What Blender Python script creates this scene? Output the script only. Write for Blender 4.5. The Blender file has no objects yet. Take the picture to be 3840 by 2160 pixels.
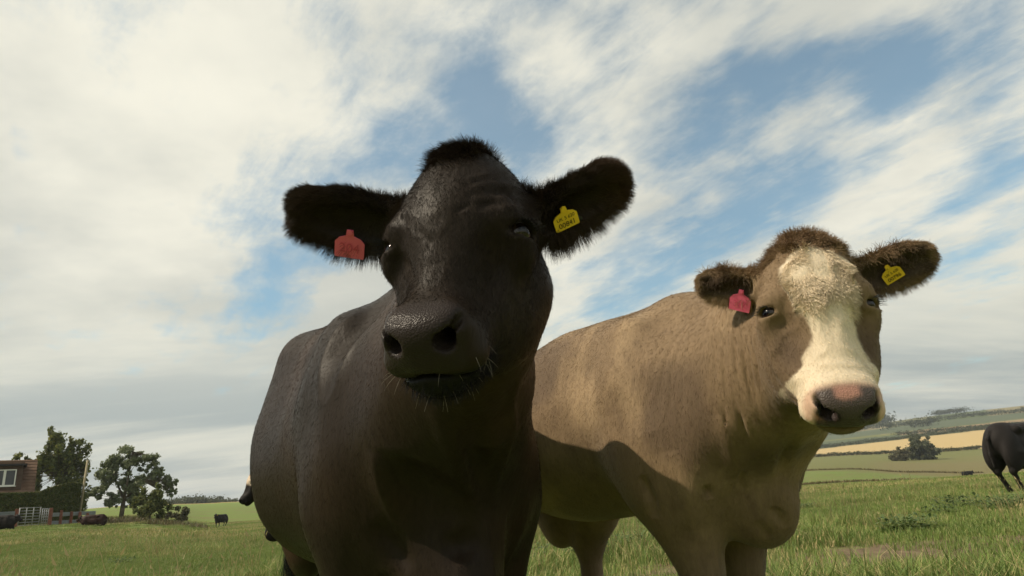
# A pasture with cattle: everything is built in code below
import bpy, math, random, os
import numpy as np
from mathutils import Vector, Matrix
FINE = 1.0
SUN_AZ_DEG, SUN_EL_DEG, SUN_W, SKY_STRENGTH, EXPOSURE = -101.0, 43.5, 4.4, 0.145, 0.0
STREAK_DEG, BLOB_K = -53.0, .33
CLOUD_LO, CLOUD_HI = .53, .75
CLOUD_A, CLOUD_B = (.60, .61, .55), (.94, .91, .775)
CLOUD_C, CLOUD_D = (.40, .455, .445), (.76, .755, .645)
_k = 1.4907
SKY_BLOBS = [(x*_k, y*_k, r, s) for (x, y, r, s) in [
    (830, 90, 5, -.16), (800, 10, 4, -.14), (1190, 190, 4.2, -.18), (1290, 320, 4.5, -.15), (1380, 420, 4.5, -.13), (1020, 360, 4, -.14), (900, 180, 4, -.10), (1540, 100, 4.5, -.18),
    (1700, 310, 5, -.28), (1830, 240, 5, -.20), (1960, 150, 5, -.20), (2230, 170, 4.5, -.22), (2400, 190, 5, -.20),
    (1530, 720, 4, -.16), (1650, 650, 4.5, -.24), (1800, 560, 5, -.26), (1960, 450, 5.5, -.26), (2140, 370, 5, -.20), (2450, 440, 4, -.16), (2420, 610, 4, -.14),
    (700, 620, 3.0, -.08), (880, 620, 3, -.12), (820, 450, 3.5, -.08), (680, 445, 3, -.08), (640, 740, 3, -.10), (2560, 20, 5, -.1),
    (100, 250, 16, .22), (60, 160, 6, .12), (50, 345, 5, .22), (330, 925, 4, .15), (650, 250, 9, .14), (250, 750, 14, .14), (1360, 170, 5, .10), (1720, 130, 4, .12), (2050, 320, 5, .14), (2250, 420, 7, .12), (1500, 620, 5, .12), (2250, 560, 7, .1), (1850, 700, 5, .08)]]
PEEK_XY, PEEK_HEAD, PEEK_PITCH, PEEK_HPOS, PEEK_YAW = (-3.57, 10.6), -68.0, 20.0, (.66, 0, 1.22), 0.0
RIGHT_XY, RIGHT_HEAD, RIGHT_S = (11.65, 15.6), 112.0, 1.08
HAZE = .00022

# ------------------------------------------------------------------ camera
scene = bpy.context.scene
col = scene.collection
CAM_POS = np.array([0.0, 0.0, 0.68])
PITCH, ROLL, FPX = math.radians(17.44), math.radians(4.3), 2503.0
c_fw = np.array([0, math.cos(PITCH), math.sin(PITCH)])
_r0 = np.array([1.0, 0, 0]); _u0 = np.array([0, -math.sin(PITCH), math.cos(PITCH)])
c_rt = _r0*math.cos(ROLL) - _u0*math.sin(ROLL)
c_up = _u0*math.cos(ROLL) + _r0*math.sin(ROLL)
cam = bpy.data.cameras.new('camera')
cam_o = bpy.data.objects.new('camera', cam); col.objects.link(cam_o)
cam.sensor_fit = 'HORIZONTAL'; cam.sensor_width = 36.0
cam.lens = 36.0*FPX/3840.0
cam.clip_start = 0.05; cam.clip_end = 20000
cam_o.matrix_world = Matrix(((c_rt[0], c_up[0], -c_fw[0], CAM_POS[0]),
                             (c_rt[1], c_up[1], -c_fw[1], CAM_POS[1]),
                             (c_rt[2], c_up[2], -c_fw[2], CAM_POS[2]), (0, 0, 0, 1)))
scene.camera = cam_o

def ray_dir(x, y):
    return c_fw + c_rt*(x-1920.0)/FPX + c_up*(1080.0-y)/FPX
def at(x, y, d):            # a point of the place seen at photo position x, y, d metres deep
    return CAM_POS + d*ray_dir(x, y)

# ------------------------------------------------------------------ sky, sun, exposure
SUN_AZ, SUN_EL = math.radians(SUN_AZ_DEG), math.radians(SUN_EL_DEG)     # azimuth counted from +Y towards +X
sun_vec = np.array([math.sin(SUN_AZ)*math.cos(SUN_EL), math.cos(SUN_AZ)*math.cos(SUN_EL), math.sin(SUN_EL)])
w_ = bpy.data.worlds.new('World'); scene.world = w_; w_.use_nodes = True
nt = w_.node_tree; nt.nodes.clear()
def wn(typ, **kw):
    n = nt.nodes.new(typ)
    for k, v in kw.items(): setattr(n, k, v)
    return n
def wm(op, a, b=None, c=None, clamp=False):
    n = wn('ShaderNodeMath', operation=op); n.use_clamp = clamp
    for i, v in enumerate((a, b, c)):
        if v is None: continue
        if isinstance(v, (int, float)): n.inputs[i].default_value = v
        else: nt.links.new(v, n.inputs[i])
    return n.outputs[0]
def wmap(v, a, b, c=0.0, d=1.0, smooth=True):
    n = wn('ShaderNodeMapRange'); n.interpolation_type = 'SMOOTHSTEP' if smooth else 'LINEAR'
    for i, q in enumerate((a, b, c, d)): n.inputs[1+i].default_value = q
    nt.links.new(v, n.inputs[0]); return n.outputs[0]
def wmix(f, a, b):
    n = wn('ShaderNodeMix', data_type='RGBA')
    for s, v in ((n.inputs[0], f), (n.inputs[6], a), (n.inputs[7], b)):
        if isinstance(v, tuple): s.default_value = (*v, 1)
        elif isinstance(v, (int, float)): s.default_value = v
        else: nt.links.new(v, s)
    return n.outputs[2]
tc = wn('ShaderNodeTexCoord'); sep = wn('ShaderNodeSeparateXYZ'); nt.links.new(tc.outputs['Generated'], sep.inputs[0])
dx, dy, dz = sep.outputs
zz = wm('ADD', wm('MAXIMUM', dz, 0.0), 0.16)                       # cloud deck seen in perspective
px = wm('DIVIDE', dx, zz); py = wm('DIVIDE', dy, zz)
cmb = wn('ShaderNodeCombineXYZ'); nt.links.new(px, cmb.inputs[0]); nt.links.new(py, cmb.inputs[1])
def wnoise(scale, detail, rough, rot=0.0, sx=1.0, sy=1.0, loc=(0, 0, 0), dist=0.0):
    mp = wn('ShaderNodeMapping', vector_type='TEXTURE'); mp.inputs['Rotation'].default_value = (0, 0, rot); mp.inputs['Scale'].default_value = (1/sx, 1/sy, 1); mp.inputs['Location'].default_value = loc
    nt.links.new(cmb.outputs[0], mp.inputs[0])
    n = wn('ShaderNodeTexNoise'); n.inputs['Scale'].default_value = scale; n.inputs['Detail'].default_value = detail
    n.inputs['Roughness'].default_value = rough; n.inputs['Distortion'].default_value = dist
    nt.links.new(mp.outputs[0], n.inputs['Vector']); return n.outputs['Fac']
puffs = wnoise(1.7, 9, .60, loc=(3.1, 1.7, 0), dist=.25)
tufts = wnoise(4.6, 8, .58, loc=(1.3, 6.4, 0), dist=.15)
streak = wnoise(1.8, 9, .62, rot=math.radians(STREAK_DEG), sx=.42, sy=1.5, loc=(.6, 4.2, 0), dist=.35)
fine = wnoise(9.0, 8, .66, rot=math.radians(STREAK_DEG), sx=.8, sy=1.2, loc=(7, 2, 0), dist=.4)
dens = wm('ADD', wm('ADD', wm('MULTIPLY', puffs, .38), wm('MULTIPLY', streak, .56)), wm('ADD', wm('MULTIPLY', fine, .20), wm('MULTIPLY', tufts, .22)))
# openings and thick parts of the cloud deck: (photo x, y, radius in degrees, strength)
tot = None
for (x, y, rad, st) in SKY_BLOBS:
    q = ray_dir(x, y); q = q/np.linalg.norm(q)
    dp = wn('ShaderNodeVectorMath', operation='DOT_PRODUCT'); nt.links.new(tc.outputs['Generated'], dp.inputs[0]); dp.inputs[1].default_value = tuple(q)
    v = wmap(dp.outputs['Value'], math.cos(math.radians(rad)), 1.0, 0.0, st*BLOB_K)
    tot = v if tot is None else wm('ADD', tot, v)
low = wmap(dz, .30, .05, 0.0, .16)                                 # the deck closes towards the horizon
dens = wm('ADD', wm('ADD', dens, tot), low)
cover = wmap(dens, CLOUD_LO, CLOUD_HI, .16, 1.0)
# cloud tone: thin and sunlit above, grey bands low down
body = wnoise(1.1, 6, .55, loc=(9, 5, 0))
bands = wnoise(.9, 7, .6, rot=.12, sx=.35, sy=1.0, loc=(2, 8, 0), dist=.3)
lit = wmix(wmap(body, .32, .66), CLOUD_A, CLOUD_B)
lowc = wmix(wmap(bands, .38, .62), CLOUD_C, CLOUD_D)
cl = wmix(wmap(dz, .36, .10), lit, lowc)
sky = wn('ShaderNodeTexSky', sky_type='NISHITA', sun_disc=False)
sky.sun_elevation = SUN_EL; sky.sun_rotation = SUN_AZ; sky.air_density = 1.0; sky.dust_density = .6; sky.ozone_density = 2.0
tint = wn('ShaderNodeMix', data_type='RGBA', blend_type='MULTIPLY'); tint.inputs[0].default_value = 1.0; nt.links.new(sky.outputs[0], tint.inputs[6]); tint.inputs[7].default_value = (.82, 1.08, .95, 1)
bg1 = wn('ShaderNodeBackground'); nt.links.new(tint.outputs[2], bg1.inputs[0]); bg1.inputs[1].default_value = SKY_STRENGTH
bg2 = wn('ShaderNodeBackground'); nt.links.new(cl, bg2.inputs[0]); bg2.inputs[1].default_value = 1.0
mx = wn('ShaderNodeMixShader'); nt.links.new(cover, mx.inputs[0]); nt.links.new(bg1.outputs[0], mx.inputs[1]); nt.links.new(bg2.outputs[0], mx.inputs[2])
out = wn('ShaderNodeOutputWorld'); nt.links.new(mx.outputs[0], out.inputs[0])
sun_d = bpy.data.lights.new('sun', 'SUN'); sun_d.energy = SUN_W; sun_d.angle = math.radians(.6); sun_d.color = (1.0, .87, .68)
sun_o = bpy.data.objects.new('sun', sun_d); col.objects.link(sun_o)
sun_o.rotation_euler = Vector(-sun_vec).to_track_quat('-Z', 'Y').to_euler(); sun_o.location = (-60, -20, 60)
vs = scene.view_settings; vs.view_transform = 'Standard'; vs.look = 'None'; vs.gamma = 1.0; vs.use_curve_mapping = False; vs.exposure = EXPOSURE
cy = scene.cycles; cy.max_bounces = 6; cy.diffuse_bounces = 3; cy.glossy_bounces = 2; cy.transmission_bounces = 3; cy.transparent_max_bounces = 4; cy.caustics_reflective = False; cy.caustics_refractive = False
cy.use_adaptive_sampling = True; cy.adaptive_threshold = .02; cy.use_denoising = True
# ------------------------------------------------------------------ implicit modelling: smooth blends of simple solids, meshed by surface nets
def axis_steps(lo, hi, f0, f1, fine, coarse, grow=0.22):
    out = [lo]; t = lo
    while t < hi:
        d = max(f0-t, t-f1, 0.0)
        t += min(coarse, fine + grow*d); out.append(t)
    return np.array(out, dtype=np.float32)

class Field:
    def __init__(self, xs, ys, zs):
        self.ax = (xs, ys, zs)
        self.F = np.full((len(xs), len(ys), len(zs)), 1.0, np.float32)
    def sub(self, lo, hi):
        sl = []
        for a, l, h in zip(self.ax, lo, hi):
            i0 = max(int(np.searchsorted(a, l))-1, 0); i1 = min(int(np.searchsorted(a, h))+1, len(a))
            if i1 - i0 < 2: return None
            sl.append(slice(i0, i1))
        return tuple(sl)
    def blend(self, sl, d, k, op):
        f = self.F[sl]
        if op == 'cut':
            d = -d
            if k > 0:
                h = np.maximum(k-np.abs(f-d), 0)/k
                self.F[sl] = np.maximum(f, d) + h*h*k*0.25
            else: self.F[sl] = np.maximum(f, d)
        else:
            if k > 0:
                h = np.maximum(k-np.abs(f-d), 0)/k
                self.F[sl] = np.minimum(f, d) - h*h*k*0.25
            else: self.F[sl] = np.minimum(f, d)
    def ell(self, c, r, R=None, k=0.03, op='add'):
        c = np.asarray(c, float); r = np.asarray(r, float)
        R = np.eye(3) if R is None else np.asarray(R, float)      # columns: the axes of the solid
        ext = np.sqrt(((R*r)**2).sum(1)) + k + 0.035
        sl = self.sub(c-ext, c+ext)
        if sl is None: return
        X, Y, Z = (self.ax[i][sl[i]].astype(np.float32)-np.float32(c[i]) for i in range(3))
        k0 = 0; k1 = 0
        for j in range(3):
            l = (R[0, j]*X)[:, None, None] + (R[1, j]*Y)[None, :, None] + (R[2, j]*Z)[None, None, :]
            l = l/np.float32(r[j]); l2 = l*l
            k0 = k0 + l2; k1 = k1 + l2/np.float32(r[j]*r[j])
        k0 = np.sqrt(k0); k1 = np.sqrt(k1)
        self.blend(sl, (k0*(k0-1)/np.maximum(k1, 1e-6)).astype(np.float32), k, op)
    def cone(self, a, b, ra, rb, k=0.03, op='add'):
        a = np.asarray(a, float); b = np.asarray(b, float)
        m = max(ra, rb) + k + 0.035
        sl = self.sub(np.minimum(a, b)-m, np.maximum(a, b)+m)
        if sl is None: return
        X, Y, Z = (self.ax[i][sl[i]].astype(np.float32)-np.float32(a[i]) for i in range(3))
        X = X[:, None, None]; Y = Y[None, :, None]; Z = Z[None, None, :]
        ba = b-a; l2 = max(float(ba@ba), 1e-9)
        h = np.clip((X*ba[0] + Y*ba[1] + Z*ba[2])/l2, 0, 1)
        d = np.sqrt((X-h*ba[0])**2 + (Y-h*ba[1])**2 + (Z-h*ba[2])**2) - (ra + (rb-ra)*h)
        self.blend(sl, d.astype(np.float32), k, op)
    def mesh(self):
        F = self.F; xs, ys, zs = self.ax
        ins = F < 0
        n = sum(ins[i:ins.shape[0]-1+i, j:ins.shape[1]-1+j, k:ins.shape[2]-1+k].astype(np.int8)
                for i in (0, 1) for j in (0, 1) for k in (0, 1))
        act = np.argwhere((n > 0) & (n < 8))
        idx = np.full(n.shape, -1, np.int32); idx[tuple(act.T)] = np.arange(len(act))
        crn = [(i, j, k) for i in (0, 1) for j in (0, 1) for k in (0, 1)]
        val = {c: F[act[:, 0]+c[0], act[:, 1]+c[1], act[:, 2]+c[2]] for c in crn}
        acc = np.zeros((len(act), 3)); cnt = np.zeros(len(act))
        pos = {c: np.stack([xs[act[:, 0]+c[0]], ys[act[:, 1]+c[1]], zs[act[:, 2]+c[2]]], 1) for c in crn}
        for c in crn:
            for a in range(3):
                if c[a] == 0:
                    e = list(c); e[a] = 1; e = tuple(e)
                    va, vb = val[c], val[e]; m = (va < 0) != (vb < 0)
                    t = va[m]/(va[m]-vb[m])
                    acc[m] += pos[c][m] + t[:, None]*(pos[e][m]-pos[c][m]); cnt[m] += 1
        V = acc/cnt[:, None]
        quads = []
        for a in range(3):
            b, c = (a+1) % 3, (a+2) % 3
            s0 = [slice(None)]*3; s1 = [slice(None)]*3
            s0[a] = slice(0, -1); s1[a] = slice(1, None)
            A = ins[tuple(s0)]; B = ins[tuple(s1)]
            E = np.argwhere(A != B)
            E = E[(E[:, b] > 0) & (E[:, c] > 0) & (E[:, b] < F.shape[b]-1) & (E[:, c] < F.shape[c]-1)]
            q = []
            for db, dc in ((-1, -1), (0, -1), (0, 0), (-1, 0)):
                t = E.copy(); t[:, b] += db; t[:, c] += dc
                q.append(idx[tuple(t.T)])
            q = np.stack(q, 1)
            flip = ~A[tuple(E.T)]
            q[flip] = q[flip][:, ::-1]
            quads.append(q)
        Q = np.concatenate(quads); Q = Q[(Q >= 0).all(1)]
        # keep the largest connected piece only
        lab = np.arange(len(V))
        for _ in range(4000):
            m = lab[Q].min(1); new = lab.copy()
            for j in range(4): np.minimum.at(new, Q[:, j], m)
            new = new[new]
            if (new == lab).all(): break
            lab = new
        u, ct = np.unique(lab, return_counts=True); keep = lab == u[ct.argmax()]
        remap = np.cumsum(keep)-1
        Q = remap[Q[keep[Q[:, 0]]]]; V = V[keep]
        return V, Q

def vert_normals(V, Q):
    n = np.cross(V[Q[:, 2]]-V[Q[:, 0]], V[Q[:, 3]]-V[Q[:, 1]])
    N = np.zeros_like(V)
    for j in range(4): np.add.at(N, Q[:, j], n)
    return N/np.maximum(np.linalg.norm(N, axis=1), 1e-12)[:, None]

def relax(V, Q, it=2, lam=0.5, w=None):
    E = np.concatenate([Q[:, [0, 1]], Q[:, [1, 2]], Q[:, [2, 3]], Q[:, [3, 0]]])
    deg = np.bincount(E[:, 0], minlength=len(V)) + np.bincount(E[:, 1], minlength=len(V))
    for _ in range(it):
        S = np.zeros_like(V)
        for a in range(3):
            S[:, a] = np.bincount(E[:, 0], V[E[:, 1], a], len(V)) + np.bincount(E[:, 1], V[E[:, 0], a], len(V))
        D = lam*(S/deg[:, None]-V)
        V = V + (D if w is None else D*w[:, None])
    return V

def sstep(x, a, b):
    t = np.clip((x-a)/(b-a), 0, 1); return t*t*(3-2*t)
def lerp(a, b, t):
    return a + (b-a)*t[:, None]

_rng = np.random.default_rng(7)
_lat = _rng.random((64, 64, 64)).astype(np.float32)
def vnoise(P, s):                       # value noise in -1..1
    p = np.asarray(P)*s; i = np.floor(p).astype(int); f = p-i; f = f*f*(3-2*f); i &= 63; j = (i+1) & 63
    x0, y0, z0 = i.T; x1, y1, z1 = j.T; fx, fy, fz = f.T
    L = _lat
    a = L[x0, y0, z0]*(1-fx)+L[x1, y0, z0]*fx; b = L[x0, y1, z0]*(1-fx)+L[x1, y1, z0]*fx
    c = L[x0, y0, z1]*(1-fx)+L[x1, y0, z1]*fx; d = L[x0, y1, z1]*(1-fx)+L[x1, y1, z1]*fx
    return ((a*(1-fy)+b*fy)*(1-fz) + (c*(1-fy)+d*fy)*fz)*2-1

# ------------------------------------------------------------------ object helpers
def link(o, parent=None):
    col.objects.link(o)
    if parent is not None:
        o.parent = parent
        o.matrix_parent_inverse = parent.matrix_world.inverted()
    return o
def tag(o, label=None, cat=None, group=None, kind=None):
    if label: o['label'] = label
    if cat: o['category'] = cat
    if group: o['group'] = group
    if kind: o['kind'] = kind
    return o
def empty(name, loc):
    o = bpy.data.objects.new(name, None); o.location = loc; o.empty_display_size = 0.1
    col.objects.link(o); o.matrix_world = Matrix.Translation(Vector(loc))
    return o
def mesh_obj(name, V, Q, mats, parent=None, colr=None, smooth=True, midx=None):
    me = bpy.data.meshes.new(name)
    V = np.asarray(V, dtype=np.float32)
    if isinstance(Q, np.ndarray):
        m = Q.shape[1]
        me.vertices.add(len(V)); me.vertices.foreach_set('co', V.ravel())
        me.loops.add(Q.size); me.loops.foreach_set('vertex_index', Q.ravel().astype(np.int32))
        me.polygons.add(len(Q)); me.polygons.foreach_set('loop_start', np.arange(0, Q.size, m, dtype=np.int32))
        me.update(calc_edges=True)
    else:
        me.from_pydata([tuple(map(float, v)) for v in V], [], Q)
    me.polygons.foreach_set('use_smooth', np.full(len(me.polygons), smooth))
    if midx is not None: me.polygons.foreach_set('material_index', np.asarray(midx, dtype=np.int32))
    if colr is not None:
        a = me.color_attributes.new('Col', 'FLOAT_COLOR', 'POINT')
        c = np.ones((len(V), 4), np.float32); c[:, :3] = colr
        a.data.foreach_set('color', c.ravel())
    for m in (mats if isinstance(mats, (list, tuple)) else [mats]): me.materials.append(m)
    me.validate()
    return link(bpy.data.objects.new(name, me), parent)

def fur(name, parent, mat, root, dirs, length, rad, seg=4, droop=None, curl=0.0, seed=1, tip=0.15, colr=None):
    """hair curves: root points, directions, per-hair length; droop bends them as they grow"""
    rng = np.random.default_rng(seed); n = len(root)
    length = np.broadcast_to(np.asarray(length, float), (n,)); rad = np.broadcast_to(np.asarray(rad, float), (n,))
    P = np.zeros((n, seg+1, 3)); P[:, 0] = root; d = dirs/np.linalg.norm(dirs, axis=1)[:, None]
    ax = rng.normal(size=(n, 3)); ph = rng.random(n)*6.28
    for s in range(1, seg+1):
        if droop is not None: d = d + droop/seg
        if curl:
            w = np.cross(d, ax); w /= np.linalg.norm(w, axis=1)[:, None]
            w2 = np.cross(d, w)
            an = ph + s*2.0
            d = d + curl*(w*np.cos(an)[:, None] + w2*np.sin(an)[:, None])
        d = d/np.linalg.norm(d, axis=1)[:, None]
        P[:, s] = P[:, s-1] + d*(length/seg)[:, None]
    hc = bpy.data.hair_curves.new(name)
    hc.add_curves([seg+1]*n)
    hc.attributes['position'].data.foreach_set('vector', P.reshape(-1).astype(np.float32))
    ra = hc.attributes.get('radius') or hc.attributes.new('radius', 'FLOAT', 'POINT')
    tp = np.linspace(1, tip, seg+1)[None, :]*rad[:, None]
    ra.data.foreach_set('value', tp.reshape(-1).astype(np.float32))
    if colr is not None:
        ca = hc.attributes.new('Col', 'FLOAT_COLOR', 'CURVE'); c4 = np.ones((n, 4), np.float32); c4[:, :3] = colr
        ca.data.foreach_set('color', c4.ravel())
    hc.materials.append(mat)
    return link(bpy.data.objects.new(name, hc), parent)

def scatter(V, N, Q, w, n, seed=3, extra=None):
    """n random points on a quad mesh, faces weighted by area x w(vertex)"""
    rng = np.random.default_rng(seed)
    a = np.linalg.norm(np.cross(V[Q[:, 2]]-V[Q[:, 0]], V[Q[:, 3]]-V[Q[:, 1]]), axis=1)*w[Q].mean(1)
    cs = np.cumsum(a); f = np.searchsorted(cs, rng.random(n)*cs[-1]); f = np.minimum(f, len(Q)-1)
    u = rng.random((n, 1)); v = rng.random((n, 1)); q = Q[f]
    def mix(A): return (A[q[:, 0]]*(1-u)+A[q[:, 1]]*u)*(1-v) + (A[q[:, 3]]*(1-u)+A[q[:, 2]]*u)*v
    nn = mix(N); nn /= np.linalg.norm(nn, axis=1)[:, None]
    return (mix(V), nn, rng) if extra is None else (mix(V), nn, rng, mix(extra))
# ------------------------------------------------------------------ materials
def new_mat(name):
    m = bpy.data.materials.new(name); m.use_nodes = True
    nt = m.node_tree; return m, nt, nt.nodes['Principled BSDF']
def node(nt, typ, **kw):
    n = nt.nodes.new(typ)
    for k, v in kw.items():
        if hasattr(n, k): setattr(n, k, v)
    return n
def math_n(nt, op, a, b=None, c=None):
    n = nt.nodes.new('ShaderNodeMath'); n.operation = op
    for i, v in enumerate((a, b, c)):
        if v is None: continue
        if isinstance(v, (int, float)): n.inputs[i].default_value = v
        else: nt.links.new(v, n.inputs[i])
    return n.outputs[0]
def mix_col(nt, fac, a, b, mode='MIX'):
    n = nt.nodes.new('ShaderNodeMix'); n.data_type = 'RGBA'; n.blend_type = mode
    for sock, v in ((n.inputs[0], fac), (n.inputs[6], a), (n.inputs[7], b)):
        if isinstance(v, (int, float)): sock.default_value = v
        elif isinstance(v, tuple): sock.default_value = (*v, 1) if len(v) == 3 else v
        else: nt.links.new(v, sock)
    return n.outputs[2]
def noise(nt, vec, scale, detail=3, rough=.55, dist=0.0):
    n = nt.nodes.new('ShaderNodeTexNoise'); n.inputs['Scale'].default_value = scale
    n.inputs['Detail'].default_value = detail; n.inputs['Roughness'].default_value = rough; n.inputs['Distortion'].default_value = dist
    if vec is not None: nt.links.new(vec, n.inputs['Vector'])
    return n
def mapping(nt, vec, scale=(1, 1, 1), rot=(0, 0, 0), loc=(0, 0, 0)):
    n = nt.nodes.new('ShaderNodeMapping'); n.inputs['Scale'].default_value = scale
    n.inputs['Rotation'].default_value = rot; n.inputs['Location'].default_value = loc
    nt.links.new(vec, n.inputs['Vector']); return n.outputs[0]
def ramp(nt, fac, stops, interp='LINEAR'):
    n = nt.nodes.new('ShaderNodeValToRGB'); n.color_ramp.interpolation = interp
    el = n.color_ramp.elements
    while len(el) < len(stops): el.new(0.5)
    for e, (p, c) in zip(el, stops): e.position = p; e.color = (*c, 1) if len(c) == 3 else c
    nt.links.new(fac, n.inputs[0]); return n.outputs[0]
def bump(nt, bsdf, h, strength=.4, dist=.01, prev=None):
    b = nt.nodes.new('ShaderNodeBump'); b.inputs['Strength'].default_value = strength; b.inputs['Distance'].default_value = dist
    nt.links.new(h, b.inputs['Height'])
    if prev is not None: nt.links.new(prev, b.inputs['Normal'])
    nt.links.new(b.outputs[0], bsdf.inputs['Normal']); return b.outputs[0]
def simple(name, c, rough=.6, spec=.4, var=0.0, scale=8.0, metal=0.0):
    m, nt, b = new_mat(name)
    b.inputs['Roughness'].default_value = rough; b.inputs['Specular IOR Level'].default_value = spec; b.inputs['Metallic'].default_value = metal
    if var:
        g = node(nt, 'ShaderNodeNewGeometry'); nz = noise(nt, g.outputs['Position'], scale, 4)
        hi = tuple(min(1, x*(1+var)) for x in c); lo = tuple(x*(1-var) for x in c)
        nt.links.new(ramp(nt, nz.outputs['Fac'], [(.3, lo), (.7, hi)]), b.inputs['Base Color'])
    else: b.inputs['Base Color'].default_value = (*c, 1)
    return m

def coat_mat(name, rough, spec, sheen, stretch=(60, 60, 14), dark=.75, lite=1.2, rot=(0, 0, 0), bs=.35):
    m, nt, b = new_mat(name)
    ca = node(nt, 'ShaderNodeVertexColor'); ca.layer_name = 'Col'
    wet = node(nt, 'ShaderNodeAttribute', attribute_name='wet')
    tc = node(nt, 'ShaderNodeTexCoord')
    mp = mapping(nt, tc.outputs['Object'], stretch, rot)
    n1 = noise(nt, mp, 1.0, 4, .65, .4)
    n2 = noise(nt, tc.outputs['Object'], 5.0, 3, .6)
    f = math_n(nt, 'ADD', math_n(nt, 'MULTIPLY', n1.outputs['Fac'], .6), math_n(nt, 'MULTIPLY', n2.outputs['Fac'], .4))
    sh = ramp(nt, f, [(.3, (dark,)*3), (.7, (lite,)*3)])
    cc = mix_col(nt, 1.0, ca.outputs['Color'], sh, 'MULTIPLY')
    cc = mix_col(nt, wet.outputs['Fac'], cc, ca.outputs['Color'])
    nt.links.new(cc, b.inputs['Base Color'])
    mr = node(nt, 'ShaderNodeMapRange'); mr.inputs[3].default_value = rough; mr.inputs[4].default_value = .34
    nt.links.new(wet.outputs['Fac'], mr.inputs[0]); nt.links.new(mr.outputs[0], b.inputs['Roughness'])
    b.inputs['Specular IOR Level'].default_value = spec
    b.inputs['Sheen Weight'].default_value = sheen; b.inputs['Sheen Roughness'].default_value = .45
    vo = node(nt, 'ShaderNodeTexVoronoi'); vo.inputs['Scale'].default_value = 260; nt.links.new(tc.outputs['Object'], vo.inputs['Vector'])
    hv = math_n(nt, 'MULTIPLY', math_n(nt, 'MULTIPLY', vo.outputs['Distance'], -.8), wet.outputs['Fac'])
    hc = math_n(nt, 'MULTIPLY', n1.outputs['Fac'], math_n(nt, 'SUBTRACT', 1.0, wet.outputs['Fac']))
    bump(nt, b, math_n(nt, 'ADD', hc, hv), bs, .006)
    return m
def hair_mat(name, rough=.45, var=.35, spec=.4, c=None):
    m, nt, b = new_mat(name)
    hi = node(nt, 'ShaderNodeHairInfo')
    r = ramp(nt, hi.outputs['Random'], [(0, (1-var,)*3), (1, (1+var,)*3)])
    if c is None:
        a = node(nt, 'ShaderNodeAttribute', attribute_name='Col'); r = mix_col(nt, 1.0, a.outputs['Color'], r, 'MULTIPLY')
    else: r = mix_col(nt, 1.0, c, r, 'MULTIPLY')
    nt.links.new(r, b.inputs['Base Color']); b.inputs['Roughness'].default_value = rough
    b.inputs['Specular IOR Level'].default_value = spec
    return m
# ------------------------------------------------------------------ cattle
class Frame:
    def __init__(self, o, X, Y, Z, s=1.0):
        self.o = np.asarray(o, float); self.B = np.stack([X, Y, Z], 1).astype(float); self.s = s; self.V = self.B
    def p(self, x, y, z): return self.o + self.B @ (np.array([x, y, z], float)*self.s)
    def inv(self, V): return ((V-self.o) @ self.B)/self.s
    def rot(self, M): return self.B @ M
def rx(a): c, s = math.cos(a), math.sin(a); return np.array([[1, 0, 0], [0, c, -s], [0, s, c]])
def ry(a): c, s = math.cos(a), math.sin(a); return np.array([[c, 0, s], [0, 1, 0], [-s, 0, c]])
def rz(a): c, s = math.cos(a), math.sin(a); return np.array([[c, -s, 0], [s, c, 0], [0, 0, 1]])
D2R = math.pi/180
def unit(v): v = np.asarray(v, float); return v/np.linalg.norm(v)

def ear_frame(H, sx, spec):
    """spec: base, axis and opening direction in the head's frame"""
    b = H.p(sx*spec['base'][0], spec['base'][1], spec['base'][2])
    ax = unit(H.V @ np.array(spec['axis'])); op = H.V @ np.array(spec['open'])      # axis and opening as seen facing the head squarely
    op = unit(op - ax*(op@ax)); wd = np.cross(op, ax)
    return Frame(b, ax, wd, op, H.s*spec.get('size', 1.0))      # x along the ear, y across, z out of the opening

def eye_axes(H, s, e):
    lk = unit(H.B @ np.array([s*.80, -.06, .60])); wd = unit(np.cross(H.B[:, 1], lk)); up = np.cross(lk, wd)
    return H.p(s*e[0], e[1], e[2]), lk, wd, up

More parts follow.
